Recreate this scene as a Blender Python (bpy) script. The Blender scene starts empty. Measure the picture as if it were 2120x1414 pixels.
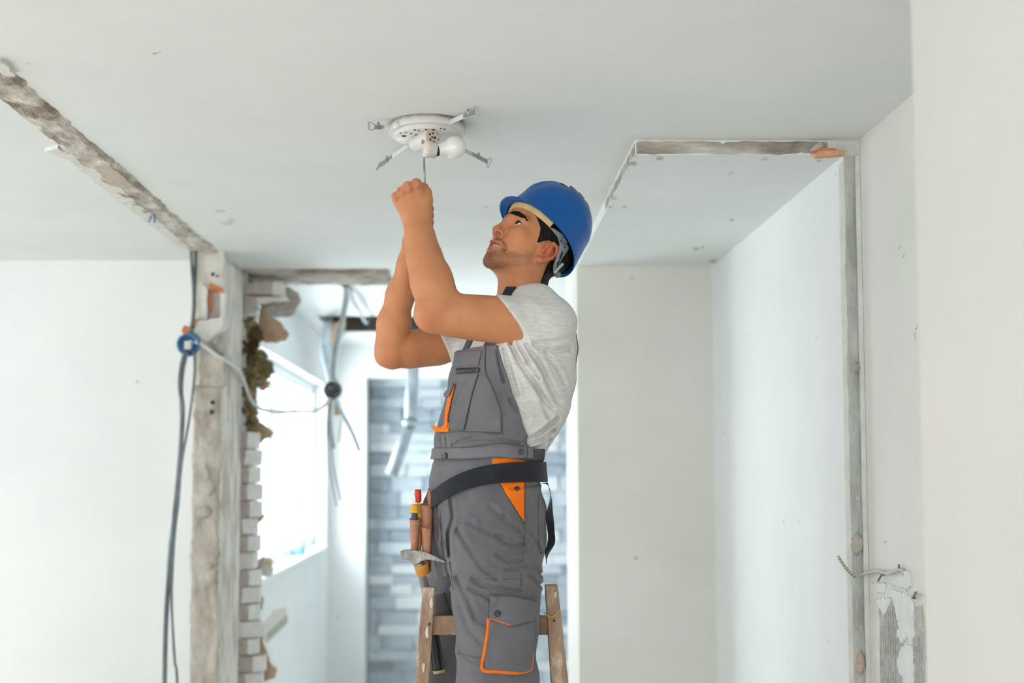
import bpy, bmesh, math, random
import numpy as np
from mathutils import Vector, Matrix, noise

random.seed(7)
scene = bpy.context.scene
col = scene.collection

# ------------------------------------------------------------------ camera
F_PX, PITCH, CX, CY, ZC = 2800.0, math.radians(4.2), 974.0, 770.0, 1.65
cam_d = bpy.data.cameras.new('camera'); cam = bpy.data.objects.new('camera', cam_d); col.objects.link(cam)
cam.location = (0, 0, ZC); cam.rotation_euler = (math.radians(90) + PITCH, 0, 0)
cam_d.sensor_width = 36; cam_d.lens = F_PX / 2120 * 36
cam_d.shift_x = (1060 - CX) / 2120; cam_d.shift_y = (CY - 707) / 2120
cam_d.clip_start = 0.05; cam_d.clip_end = 100
cam_d.dof.use_dof = True; cam_d.dof.focus_distance = 3.62; cam_d.dof.aperture_fstop = 2.0
scene.camera = cam
scene.view_settings.view_transform = 'Standard'; scene.view_settings.look = 'None'
scene.view_settings.gamma = 1; scene.view_settings.use_curve_mapping = False
scene.view_settings.exposure = 0.40

# ------------------------------------------------------------------ daylight
world = bpy.data.worlds.new('overcast_sky'); scene.world = world; world.use_nodes = True
wb = world.node_tree.nodes['Background']; wb.inputs[0].default_value = (0.93, 0.97, 1.0, 1); wb.inputs[1].default_value = 1.15

def area(name, loc, rot, sx, sy, power, colour=(1, 1, 1)):
    d = bpy.data.lights.new(name, 'AREA'); d.shape = 'RECTANGLE'; d.size = sx; d.size_y = sy
    d.energy = power; d.color = colour
    o = bpy.data.objects.new(name, d); col.objects.link(o); o.location = loc; o.rotation_euler = rot
    return o
R90 = math.radians(90)
# daylight through the side room's windows, the windows behind the camera and the far room's window
area('daylight_side_window', (-4.35, 3.1, 1.55), (0, -R90, 0), 1.7, 4.6, 30, (0.95, 0.98, 1.0))
area('daylight_rear_window', (-0.9, -2.3, 1.5), (R90, 0, 0), 4.6, 1.7, 92, (1.0, 0.98, 0.96))
area('daylight_far_window', (-1.62, 8.45, 1.75), (0, -R90, 0), 1.4, 2.6, 120, (0.93, 0.97, 1.0))
bounce_sun_d = bpy.data.lights.new('bounce_sun', 'SUN'); bounce_sun_d.energy = 11.5; bounce_sun_d.angle = math.radians(2); bounce_sun_d.color = (1.0, 0.96, 0.9)
bounce_sun = bpy.data.objects.new('bounce_sun', bounce_sun_d); col.objects.link(bounce_sun); bounce_sun.location = (-8, 3, 7); bounce_sun.rotation_euler = (0, -math.radians(38), math.radians(-4))   # added: falls on the floor inside the side window, bouncing light onto the ceiling

# ------------------------------------------------------------------ measuring helpers
cP, sP = math.cos(PITCH), math.sin(PITCH)
def ray(px, py):
    a = (px - CX) / F_PX; b = (CY - py) / F_PX
    return (a, cP - b * sP, sP + b * cP)
def at(px, py, Y):
    r = ray(px, py); k = Y / r[1]
    return Vector((r[0] * k, Y, ZC + r[2] * k))
def onz(px, py, Z):
    r = ray(px, py); k = (Z - ZC) / r[2]
    return Vector((r[0] * k, r[1] * k, Z))
def onx(px, py, X):
    r = ray(px, py); k = X / r[0]
    return Vector((X, r[1] * k, ZC + r[2] * k))

# ------------------------------------------------------------------ materials
def srgb(r, g, b):
    f = lambda c: (c / 255 / 12.92) if c / 255 <= 0.04045 else ((c / 255 + 0.055) / 1.055) ** 2.4
    return (f(r), f(g), f(b), 1)
MATS = {}
def mat(name, c1, c2=None, rough=0.7, scale=8.0, bump=0.0, bscale=60.0, metal=0.0, spec=0.4, detail=6.0, lo=0.35, hi=0.65,
        c3=None, speck=None, sss=0.0, coat=0.0, stretch=(1, 1, 1), alpha=1.0, trans=0.0):
    if name in MATS: return MATS[name]
    m = bpy.data.materials.new(name); m.use_nodes = True
    nt = m.node_tree; N = nt.nodes; L = nt.links
    b = N['Principled BSDF']
    b.inputs['Roughness'].default_value = rough; b.inputs['Metallic'].default_value = metal
    b.inputs['Specular IOR Level'].default_value = spec
    if coat: b.inputs['Coat Weight'].default_value = coat; b.inputs['Coat Roughness'].default_value = 0.12
    if sss:
        b.inputs['Subsurface Weight'].default_value = sss; b.inputs['Subsurface Radius'].default_value = (0.012, 0.005, 0.003)
        b.inputs['Subsurface Scale'].default_value = 0.6
    if trans: b.inputs['Transmission Weight'].default_value = trans
    tc = N.new('ShaderNodeTexCoord'); mp = N.new('ShaderNodeMapping'); mp.inputs['Scale'].default_value = stretch
    L.new(tc.outputs['Object'], mp.inputs[0])
    if c2 is None: c2 = c1
    n = N.new('ShaderNodeTexNoise'); n.inputs['Scale'].default_value = scale; n.inputs['Detail'].default_value = detail
    n.inputs['Roughness'].default_value = 0.6
    L.new(mp.outputs[0], n.inputs['Vector'])
    cr = N.new('ShaderNodeValToRGB'); cr.color_ramp.elements[0].position = lo; cr.color_ramp.elements[1].position = hi
    cr.color_ramp.elements[0].color = c1; cr.color_ramp.elements[1].color = c2
    if c3 is not None:
        e = cr.color_ramp.elements.new(min(0.98, hi + 0.1)); e.color = c3
    L.new(n.outputs['Fac'], cr.inputs[0])
    out = cr.outputs[0]
    if speck is not None:      # sparse specks: (colour, scale, size)
        v = N.new('ShaderNodeTexVoronoi'); v.inputs['Scale'].default_value = speck[1]; v.inputs['Randomness'].default_value = 1
        L.new(mp.outputs[0], v.inputs['Vector'])
        n3 = N.new('ShaderNodeTexNoise'); n3.inputs['Scale'].default_value = speck[1] * 4; L.new(mp.outputs[0], n3.inputs['Vector'])
        ad = N.new('ShaderNodeMath'); ad.operation = 'MULTIPLY_ADD'; ad.inputs[1].default_value = 0.16
        L.new(n3.outputs['Fac'], ad.inputs[0]); L.new(v.outputs['Distance'], ad.inputs[2])
        lt = N.new('ShaderNodeMath'); lt.operation = 'LESS_THAN'; lt.inputs[1].default_value = speck[2] + 0.08
        L.new(ad.outputs[0], lt.inputs[0])
        mx = N.new('ShaderNodeMix'); mx.data_type = 'RGBA'; mx.inputs['B'].default_value = speck[0]
        L.new(lt.outputs[0], mx.inputs['Factor']); L.new(out, mx.inputs['A']); out = mx.outputs['Result']
    L.new(out, b.inputs['Base Color'])
    if bump:
        n2 = N.new('ShaderNodeTexNoise'); n2.inputs['Scale'].default_value = bscale; n2.inputs['Detail'].default_value = 5
        L.new(mp.outputs[0], n2.inputs['Vector'])
        bp = N.new('ShaderNodeBump'); bp.inputs['Strength'].default_value = bump; bp.inputs['Distance'].default_value = 0.01
        L.new(n2.outputs['Fac'], bp.inputs['Height']); L.new(bp.outputs[0], b.inputs['Normal'])
    MATS[name] = m
    return m

M_CEIL = mat('ceiling_paint', srgb(226, 230, 228), srgb(232, 235, 233), 0.8, 2.0, 0.05, 40, speck=(srgb(205, 206, 202), 1.6, 0.035))
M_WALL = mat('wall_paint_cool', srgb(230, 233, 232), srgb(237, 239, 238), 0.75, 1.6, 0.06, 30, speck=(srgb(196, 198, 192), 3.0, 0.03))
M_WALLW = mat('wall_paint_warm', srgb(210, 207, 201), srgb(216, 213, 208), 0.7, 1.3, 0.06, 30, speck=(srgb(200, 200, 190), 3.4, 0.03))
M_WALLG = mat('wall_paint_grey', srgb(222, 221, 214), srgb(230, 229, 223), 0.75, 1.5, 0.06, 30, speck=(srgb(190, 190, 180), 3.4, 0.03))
M_RAW = mat('raw_plaster_scar', srgb(140, 128, 112), srgb(206, 200, 190), 0.95, 16, 0.9, 70, c3=srgb(226, 222, 214), detail=10, lo=0.36, hi=0.56, stretch=(1, 0.45, 1))
M_RAWX = mat('raw_plaster_scar_cross', srgb(138, 130, 116), srgb(192, 187, 176), 0.95, 14, 0.9, 60, c3=srgb(212, 208, 200), detail=10, lo=0.36, hi=0.6, stretch=(0.4, 1, 1))
M_RAWG = mat('grey_mortar_scar', srgb(170, 174, 170), srgb(202, 206, 203), 0.95, 12, 0.8, 70, c3=srgb(214, 216, 213), detail=10, lo=0.38, hi=0.6, stretch=(1, 1, 0.35))
M_COLUMN = mat('chipped_plaster', srgb(176, 170, 158), srgb(222, 219, 211), 0.9, 9, 0.6, 45, c3=srgb(228, 226, 219), detail=9, lo=0.34, hi=0.55, stretch=(1, 1, 0.5))
M_BARE = mat('bare_column_plaster', srgb(158, 148, 134), srgb(204, 198, 188), 0.95, 11, 0.7, 50, c3=srgb(220, 216, 208), detail=10, lo=0.33, hi=0.6, stretch=(1, 1, 0.6))
M_BRICK = mat('grey_brick', srgb(178, 166, 158), srgb(198, 190, 184), 0.95, 30, 0.5, 120)
M_BRICKEND = mat('white_brick_end', srgb(214, 212, 208), srgb(228, 227, 224), 0.95, 30, 0.5, 120)
M_TERRA = mat('terracotta', srgb(198, 100, 48), srgb(220, 140, 90), 0.9, 25, 0.4, 90)
M_TERRAL = mat('terracotta_pale', srgb(214, 158, 118), srgb(226, 180, 146), 0.9, 25, 0.3, 90)
M_BROWNPL = mat('brown_render', srgb(176, 146, 120), srgb(200, 176, 152), 0.95, 14, 0.5, 80)
M_GREYPL = mat('grey_render', srgb(164, 158, 150), srgb(196, 192, 186), 0.95, 14, 0.5, 80)
M_WOOL = mat('insulation_wool', srgb(96, 78, 44), srgb(168, 156, 118), 1.0, 22, 1.0, 90, detail=10)
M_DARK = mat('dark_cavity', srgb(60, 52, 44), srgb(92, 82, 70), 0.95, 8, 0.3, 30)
M_FLOOR = mat('dusty_screed', srgb(196, 192, 184), srgb(214, 211, 204), 0.9, 3.0, 0.1, 40)
M_WHITEPVC = mat('white_pvc', srgb(236, 240, 242), None, 0.35)
M_CABLEG = mat('grey_cable', srgb(152, 162, 168), srgb(178, 186, 190), 0.5, 20)
M_CABLED = mat('dark_grey_cable', srgb(84, 94, 100), srgb(120, 128, 132), 0.5, 14)
M_CABLEW = mat('pale_cable', srgb(198, 202, 200), srgb(214, 216, 214), 0.5, 20)
M_BLUEBOX = mat('blue_plastic', srgb(58, 104, 146), srgb(98, 144, 184), 0.45, 12)
M_BLACKBOX = mat('black_plastic_dusty', srgb(44, 46, 52), srgb(120, 122, 126), 0.7, 40, lo=0.4, hi=0.7)
M_CONDUIT = mat('blue_grey_conduit', srgb(176, 192, 202), srgb(206, 218, 226), 0.45, 10)
M_METALCON = mat('steel_conduit', srgb(150, 164, 174), srgb(184, 196, 204), 0.35, 12, metal=0.35)
def glass_mat():
    m = bpy.data.materials.new('window_glass'); m.use_nodes = True; nt = m.node_tree; N = nt.nodes; L = nt.links
    N.remove(N['Principled BSDF']); out = N['Material Output']
    t = N.new('ShaderNodeBsdfTransparent'); t.inputs[0].default_value = (0.95, 0.98, 1, 1)
    g = N.new('ShaderNodeBsdfGlossy'); g.inputs['Roughness'].default_value = 0.05
    mx = N.new('ShaderNodeMixShader'); mx.inputs[0].default_value = 0.06
    L.new(t.outputs[0], mx.inputs[1]); L.new(g.outputs[0], mx.inputs[2]); L.new(mx.outputs[0], out.inputs[0])
    return m
M_GLASS = glass_mat()

# ------------------------------------------------------------------ mesh helpers
def setp(o, label=None, cat=None, group=None, kind=None):
    if label: o['label'] = label
    if cat: o['category'] = cat
    if group: o['group'] = group
    if kind: o['kind'] = kind
    return o
def link(name, me, m, parent=None, smooth=False):
    o = bpy.data.objects.new(name, me); col.objects.link(o)
    if m is not None:
        for x in (m if isinstance(m, (list, tuple)) else [m]): me.materials.append(x)
    if parent is not None: o.parent = parent
    if smooth and len(me.polygons): me.polygons.foreach_set('use_smooth', [True] * len(me.polygons))
    return o
def raw(name, V, Fc, m, parent=None, smooth=False):
    me = bpy.data.meshes.new(name); me.from_pydata([tuple(v) for v in V], [], Fc); me.update()
    return link(name, me, m, parent, smooth)
def empty(name, loc=(0, 0, 0)):
    o = bpy.data.objects.new(name, None); col.objects.link(o); o.empty_display_size = 0.1
    return o
class MB:
    def __init__(s): s.V = []; s.F = []
    def add(s, V, Fc):
        n = len(s.V); s.V += [tuple(v) for v in V]; s.F += [tuple(i + n for i in f) for f in Fc]; return s
    def box(s, lo, hi):
        x0, y0, z0 = lo; x1, y1, z1 = hi
        return s.add([(x0,y0,z0),(x1,y0,z0),(x1,y1,z0),(x0,y1,z0),(x0,y0,z1),(x1,y0,z1),(x1,y1,z1),(x0,y1,z1)],
                     [(0,3,2,1),(4,5,6,7),(0,1,5,4),(1,2,6,5),(2,3,7,6),(3,0,4,7)])
    def beam(s, a, b, w, t, up=(0, 0, 1)):       # rectangular bar between two points
        a = Vector(a); b = Vector(b); d = (b - a).normalized(); u = Vector(up)
        x = d.cross(u).normalized(); y = x.cross(d).normalized()
        P = []
        for p in (a, b):
            for sx, sy in ((-1,-1),(1,-1),(1,1),(-1,1)): P.append(p + x * sx * w / 2 + y * sy * t / 2)
        return s.add(P, [(0,1,2,3),(7,6,5,4),(0,4,5,1),(1,5,6,2),(2,6,7,3),(3,7,4,0)])
    def tube(s, pts, r, seg=10, closed=False):
        pts = [Vector(p) for p in pts]; n = len(pts)
        rs = r if isinstance(r, (list, tuple)) else [r] * n
        V = []; Fc = []; prev = None
        for i, p in enumerate(pts):
            if closed: d = pts[(i + 1) % n] - pts[i - 1]
            else: d = pts[min(i + 1, n - 1)] - pts[max(i - 1, 0)]
            d.normalize()
            if prev is None: x = d.orthogonal().normalized()
            else:
                x = prev - d * prev.dot(d)
                x = x.normalized() if x.length > 1e-6 else d.orthogonal().normalized()
            prev = x; y = d.cross(x)
            for k in range(seg):
                a = 2 * math.pi * k / seg; V.append(p + (x * math.cos(a) + y * math.sin(a)) * rs[i])
        m = n if closed else n - 1
        for i in range(m):
            for k in range(seg):
                j = (i + 1) % n
                Fc.append((i*seg+k, i*seg+(k+1)%seg, j*seg+(k+1)%seg, j*seg+k))
        if not closed: Fc.append(tuple(range(seg))[::-1]); Fc.append(tuple((n-1)*seg+k for k in range(seg)))
        return s.add(V, Fc)
    def lathe(s, prof, origin, axis, seg=32, cap=True):       # prof: (radius, height along axis)
        a = Vector(axis).normalized(); x = a.orthogonal().normalized(); y = a.cross(x); o = Vector(origin)
        V = []; Fc = []; n = len(prof)
        for r, h in prof:
            for k in range(seg):
                t = 2*math.pi*k/seg; V.append(o + a*h + (x*math.cos(t) + y*math.sin(t))*max(r, 1e-5))
        for i in range(n-1):
            for k in range(seg):
                Fc.append((i*seg+k, i*seg+(k+1)%seg, (i+1)*seg+(k+1)%seg, (i+1)*seg+k))
        if cap: Fc.append(tuple(range(seg))[::-1]); Fc.append(tuple((n-1)*seg+k for k in range(seg)))
        return s.add(V, Fc)
    def prism(s, poly, fn, h0, h1):               # poly 2-D, fn(u, v, h) -> 3-D
        n = len(poly); V = [fn(u, v, h0) for u, v in poly] + [fn(u, v, h1) for u, v in poly]
        Fc = [tuple(range(n))[::-1], tuple(range(n, 2*n))]
        for i in range(n): j = (i+1) % n; Fc.append((i, j, j+n, i+n))
        return s.add(V, Fc)
    def build(s, name, m, parent=None, smooth=False, bevel=0.0, fix=True):
        me = bpy.data.meshes.new(name); me.from_pydata(s.V, [], s.F); me.update()
        if fix or bevel:
            bm = bmesh.new(); bm.from_mesh(me)
            if bevel: bmesh.ops.bevel(bm, geom=list(bm.edges), offset=bevel, segments=2, profile=0.6, affect='EDGES')
            bmesh.ops.recalc_face_normals(bm, faces=bm.faces); bm.to_mesh(me); bm.free()
        o = link(name, me, m, parent, smooth)
        return o
def smooth_path(pts, sub=8):
    P = [Vector(p) for p in pts]; out = []
    for i in range(len(P)-1):
        p0 = P[max(i-1,0)]; p1 = P[i]; p2 = P[i+1]; p3 = P[min(i+2,len(P)-1)]
        for k in range(sub):
            t = k/sub
            out.append(0.5*((2*p1)+(-p0+p2)*t+(2*p0-5*p1+4*p2-p3)*t*t+(-p0+3*p1-3*p2+p3)*t**3))
    out.append(P[-1]); return out
def cable(name, pts, r, m, parent=None, sub=8):
    return MB().tube(smooth_path(pts, sub), r, 8).build(name, m, parent, smooth=True)
def ragged(poly, amp, step, seed=0):              # subdivide and jitter a 2-D outline
    rnd = random.Random(seed); out = []; n = len(poly)
    for i in range(n):
        a = poly[i]; b = poly[(i+1) % n]; L = math.hypot(b[0]-a[0], b[1]-a[1]); k = max(1, int(L/step))
        for j in range(k):
            t = j/k; out.append((a[0]+(b[0]-a[0])*t+rnd.uniform(-amp, amp), a[1]+(b[1]-a[1])*t+rnd.uniform(-amp, amp)))
    return out
def scar(name, m, parent, org, U, Vd, Nn, LU, LV, du, amp, edge, proud, seed):
    # rough strip: a displaced grid on the plane org + u*U + v*Vd, standing proud along Nn, with ragged rims
    U = Vector(U); Vd = Vector(Vd); Nn = Vector(Nn); org = Vector(org)
    nu = max(4, int(LU/du)); nv = max(4, int(LV/du)); V = []; Fc = []
    for i in range(nu+1):
        u = LU*i/nu
        e0 = edge*noise.noise((u*9, seed, 0)) + edge*0.6*noise.noise((u*31, seed, 3))
        e1 = edge*noise.noise((u*8, seed+5, 0)) + edge*0.6*noise.noise((u*29, seed, 9))
        for j in range(nv+1):
            t = j/nv; v = e0 + (LV + e1 - e0)*t
            h = proud + amp*(noise.fractal((u*14, v*26, seed), 0.9, 2.1, 5))
            if j in (0, nv) or i in (0, nu): h = 0.0003
            V.append(org + U*u + Vd*v + Nn*h)
    for i in range(nu):
        for j in range(nv):
            a = i*(nv+1)+j; Fc.append((a, a+1, a+nv+2, a+nv+1))
    return raw(name, V, Fc, m, parent, smooth=False)
# ================================================================== the setting
H = 2.60
def struct(mb, name, m, label, cat, **k): return setp(mb.build(name, m, **k), label, cat, kind='structure')
fl = struct(MB().box((-4.6, -2.6, -0.1), (1.8, 10.9, 0)), 'floor', M_FLOOR, 'dusty grey screed floor of the gutted rooms', 'floor')
SX0, SX1, SY0, SY1 = -0.94, 0.46, 8.26, 9.22
ceil = struct(MB().box((-4.6, -2.6, H), (1.8, SY0, H+.2)).box((-4.6, SY1, H), (1.8, 10.9, H+.2)).box((-4.6, SY0, H), (SX0, SY1, H+.2)).box((SX1, SY0, H), (1.8, SY1, H+.2)),
              'ceiling', M_CEIL, 'smooth white painted ceiling scarred where walls were pulled down', 'ceiling')
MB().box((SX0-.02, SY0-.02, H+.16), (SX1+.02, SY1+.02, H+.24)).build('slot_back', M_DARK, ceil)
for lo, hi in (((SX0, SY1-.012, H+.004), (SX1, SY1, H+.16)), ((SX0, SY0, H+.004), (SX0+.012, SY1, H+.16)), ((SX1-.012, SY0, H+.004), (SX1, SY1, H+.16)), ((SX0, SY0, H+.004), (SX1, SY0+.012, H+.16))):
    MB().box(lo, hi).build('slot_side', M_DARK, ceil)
s1 = scar('wall_scar', M_RAW, ceil, (-1.205, -2.5, H), (0, 1, 0), (1, 0, 0), (0, 0, -1), 8.3, 0.112, 0.014, 0.007, 0.012, 0.010, 1.3)
setp(s1, 'long rough scar of grey brown plaster across the ceiling')
s2 = scar('wall_scar', M_RAWX, ceil, (-1.09, 6.31, H), (1, 0, 0), (0, 1, 0), (0, 0, -1), 0.70, 0.40, 0.014, 0.010, 0.010, 0.022, 7.7)
setp(s2, 'short rough grey scar above the broken brick edge')
# flaked plaster tongue on the side of the long scar, bared grey patch and old fixing marks
def px_z(poly, Z): return [tuple(onz(x, y, Z))[:2] for x, y in poly]
def zplate(name, poly, Z, t, m, parent, amp=0.004, seed=1):
    return MB().prism(ragged(px_z(poly, Z), amp, 0.02, seed), lambda u, v, h: (u, v, Z+h), 0.0, -t).build(name, m, parent)
M_FLAKE = mat('white_plaster_flake', srgb(214, 213, 206), srgb(228, 227, 222), 0.9, 14, 0.5, 60)
zplate('plaster_flake', [(95, 306), (120, 300), (175, 325), (250, 385), (330, 452), (395, 512), (372, 508), (300, 452), (230, 398), (165, 345), (150, 328)], H, 0.011, M_FLAKE, ceil, 0.006, 3)
zplate('plaster_flake', [(195, 335), (225, 330), (275, 375), (262, 384), (225, 372)], H, 0.016, mat('tan_plaster', srgb(186, 172, 156), srgb(200, 190, 176), 0.95, 20, 0.4, 60), ceil, 0.004, 4)
zplate('plaster_flake', [(0, 118), (18, 130), (30, 150), (12, 148), (0, 140)], H, 0.012, M_FLAKE, ceil, 0.004, 5)
for k, (x, y, r) in enumerate([(455, 437, 7), (470, 462, 9), (478, 455, 5), (325, 108, 5), (318, 110, 4), (57, 131, 3)]):
    p = onz(x, y, H); rr = r/2800*p.y
    zplate('filled_hole', [(x-r*1.6, y-r*.35), (x+r*.2, y-r*.5), (x+r*1.7, y-r*.1), (x+r*.6, y+r*.5), (x-r, y+r*.3)], H, 0.0015, mat('filler', srgb(206, 207, 202), srgb(218, 219, 215), 0.95, 30, 0.3, 60), ceil, 0.002, k)
bw = onz(318, 440, H)
MB().tube([bw+Vector((0,0,.0)), bw+Vector((.004,0,-.02)), bw+Vector((.002,.01,-.034))], .004, 8).tube([bw+Vector((-.006,.002,0)), bw+Vector((-.012,.004,-.02)), bw+Vector((-.02,.01,-.034))], .0035, 8).build('wire_stub', M_BLUEBOX, ceil, smooth=True)

# lowered soffit over the niche, proud 4 cm of the ceiling, raw along the edges that were cut
sof = struct(MB().box((0.474, 3.835, H-.042), (1.75, 5.98, H)), 'beam', M_CEIL, 'lowered white soffit panel over the niche with raw grey cut edges', 'soffit')
e1 = scar('cut_edge', M_RAWX, sof, (0.476, 3.836, H-.042), (1, 0, 0), (0, 0, 1), (0, -1, 0), 0.555, 0.040, 0.006, 0.003, 0.004, 0.003, 2.2)
e2 = scar('cut_edge', M_RAWX, sof, (0.476, 3.835, H-.042), (0, 1, 0), (0, 0, 1), (-1, 0, 0), 0.85, 0.040, 0.008, 0.0015, 0.004, 0.0035, 3.2)
MB().box((1.055, 3.833, H-.042), (1.11, 3.836, H)).build('plaster_edge', M_FLAKE, sof)
for k, (x, y, r) in enumerate([(1365, 327, 7), (1310, 338, 8), (1512, 358, 6), (1440, 515, 7), (1455, 512, 4), (1273, 411, 3), (1263, 428, 4), (1293, 428, 4), (1582, 329, 7), (1515, 455, 4), (1475, 540, 8), (1695, 332, 4)]):
    Z = H-.042
    zplate('chip', [(x-r, y-r*.3), (x+r*.3, y-r*.5), (x+r*1.2, y), (x+r*.4, y+r*.5), (x-r*.8, y+r*.4)], Z, 0.002, mat('grey_chip', srgb(178, 174, 166), srgb(206, 204, 198), 0.95, 40) if k not in (2, 8) else mat('filler', None), sof, 0.002, k)
# terracotta tile end left in the corner where the two cuts meet
tc = [(1686, 314), (1700, 306), (1730, 307), (1757, 309), (1752, 317), (1722, 320), (1694, 321)]
tw = [(at(x, y, 3.80).x, at(x, y, 3.80).z) for x, y in tc]
o = MB().prism(tw, lambda u, v, h: (u, 3.815+h, v), 0.0, 0.03).build('tile_end', M_TERRAL, sof)
tw2 = [(at(x, y, 3.80).x, at(x, y, 3.80).z) for x, y in [(1684, 313), (1700, 304), (1732, 305), (1733, 309), (1702, 309), (1690, 315)]]
MB().prism(tw2, lambda u, v, h: (u, 3.812+h, v), 0.0, 0.03).build('tile_edge', M_TERRA, sof)
tw3 = [(at(x, y, 3.80).x, at(x, y, 3.80).z) for x, y in [(1680, 306), (1692, 296), (1702, 292), (1708, 300), (1696, 306), (1686, 313)]]
MB().prism(tw3, lambda u, v, h: (u, 3.812+h, v), 0.0, 0.02).build('crack_edge', M_GREYPL, sof)

# right side: near jamb, the short wall, and the niche lining that stands proud of it
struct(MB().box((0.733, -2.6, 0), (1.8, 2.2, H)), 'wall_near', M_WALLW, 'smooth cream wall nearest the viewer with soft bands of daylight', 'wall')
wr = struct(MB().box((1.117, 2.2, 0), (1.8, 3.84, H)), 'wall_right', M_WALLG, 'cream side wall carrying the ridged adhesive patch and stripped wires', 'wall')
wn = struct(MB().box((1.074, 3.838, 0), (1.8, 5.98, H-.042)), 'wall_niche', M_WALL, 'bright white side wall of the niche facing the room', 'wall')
e = scar('cut_edge', M_RAWG, wn, (1.0735, 3.8375, 0), (0, 0, 1), (1, 0, 0), (0, -1, 0), H-.045, 0.0445, 0.005, 0.0022, 0.003, 0.0012, 4.4)
scar('plaster_lip', M_FLAKE, wn, (1.0745, 3.838, 0.6), (0, 0, 1), (0, 1, 0), (-1, 0, 0), 1.94, 0.028, 0.008, 0.001, 0.001, 0.010, 5.1)
scar('plaster_lip', M_FLAKE, wr, (1.1165, 3.822, 0.6), (0, 0, 1), (0, 1, 0), (-1, 0, 0), 1.96, 0.014, 0.008, 0.0006, 0.0008, 0.012, 6.1)
def ylump(name, px, py, rx, rz, Y, m, parent, seed):
    bm = bmesh.new(); bmesh.ops.create_icosphere(bm, subdivisions=3, radius=1)
    c = at(px, py, Y); k = Y/2800
    for v in bm.verts:
        n = 1 + 0.28*noise.fractal(v.co*2.2 + Vector((seed*3.1, 0, 0)), 0.8, 2.0, 4)
        v.co = Vector((c.x + v.co.x*n*rx*k, Y + v.co.y*n*0.014, c.z + v.co.z*n*rz*k))
    me = bpy.data.meshes.new(name); bm.to_mesh(me); bm.free()
    return link(name, me, m, parent, True)
ylump('mortar_lump', 1775, 1127, 13, 22, 3.835, mat('tan_mortar', srgb(172, 164, 152), srgb(198, 192, 184), 0.95, 24, 0.6, 60), wn, 1)
ylump('mortar_lump', 1771, 762, 10, 12, 3.835, M_GREYPL, wn, 2)
ylump('brick_scrap', 1781, 1372, 8, 24, 3.836, mat('faded_terracotta', srgb(190, 150, 130), srgb(206, 184, 170), 0.95, 30, 0.4, 60), wn, 3)
for k, (x, y) in enumerate([(1602, 642), (1551, 692), (1716, 1328), (1690, 700), (1730, 360), (1656, 1078)]):
    p = onx(x, y, 1.074)
    MB().lathe([(.0035, 0), (.003, .0015)], p + Vector((.0005, 0, 0)), (-1, 0, 0), 8).build('chip', MATS['grey_chip'], wn)
for x, y, l in ((1895, 690, .03), (1898, 678, .012), (1833, 1122, .008), (1870, 530, .006), (1862, 512, .005)):
    p = onx(x, y, 1.117)
    MB().beam(p + Vector((0, -.012, .003)), p + Vector((0, .012, -.003)), .0015, .0022).box((p.x-.001, p.y-.0015, p.z-l*.6), (p.x, p.y+.0015, p.z)).build('chip', MATS['grey_chip'], wr)
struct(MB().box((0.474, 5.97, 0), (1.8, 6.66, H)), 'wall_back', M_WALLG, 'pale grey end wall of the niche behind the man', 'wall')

# side room
struct(MB().box((-4.6, 6.06, 0), (-1.463, 6.36, H)), 'wall_left', M_WALL, 'plain white back wall of the side room', 'wall')
struct(MB().box((-1.4632, 6.0605, 0), (-1.19, 6.36, H)), 'trim_1', M_WALL, 'narrow white pier set back beside the chipped column', 'wall')
def wall_with_window(name, axis, pos, thick, a0, a1, w0, w1, z0, z1, m, label):
    mb = MB()
    def bx(u0, u1, v0, v1):
        if axis == 'x': mb.box((pos, u0, v0), (pos+thick, u1, v1))
        else: mb.box((u0, pos, v0), (u1, pos+thick, v1))
    bx(a0, w0, 0, H); bx(w1, a1, 0, H); bx(w0, w1, 0, z0); bx(w0, w1, z1, H)
    return struct(mb, name, m, label, 'wall')
def window(name, axis, pos, a0, a1, z0, z1, nb, label, fw=0.055, th=0.05):
    root = empty(name); setp(root, label, 'window', kind='structure')
    def bar(nm, u0, u1, v0, v1, m=M_WHITEPVC, t=th, par=root):
        mb = MB().box((pos, u0, v0), (pos+t, u1, v1)) if axis == 'x' else MB().box((u0, pos, v0), (u1, pos+t, v1))
        return mb.build(nm, m, par, bevel=0.004 if m is M_WHITEPVC else 0)
    bar('window_frame', a0, a1, z0, z0+fw); bar('window_frame', a0, a1, z1-fw, z1)
    for k in range(nb+1):
        c = a0 + (a1-a0)*k/nb
        u0, u1 = (c, c+fw) if k == 0 else ((c-fw, c) if k == nb else (c-fw*.75, c+fw*.75))
        bar('mullion' if 0 < k < nb else 'window_frame', u0, u1, z0+fw, z1-fw)
        if k < nb: bar('pane', c+fw*.7, c+(a1-a0)/nb-fw*.7, z0+fw, z1-fw, M_GLASS, 0.006)
    return root
wall_with_window('wall_side', 'x', -4.6, .15, -2.6, 6.06, 0.7, 5.5, 0.65, 2.42, M_WALL, 'white outer wall of the side room with the wide window')
window('window_1', 'x', -4.56, 0.7, 5.5, 0.65, 2.42, 4, 'wide white framed window of the side room')
wall_with_window('wall_rear', 'y', -2.75, .15, -4.6, 1.8, -3.3, 0.6, 0.65, 2.42, M_WALL, 'white outer wall behind the viewer with windows')
window('window_2', 'y', -2.71, -3.3, 0.6, 0.65, 2.42, 4, 'wide white framed window behind the viewer')
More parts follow.
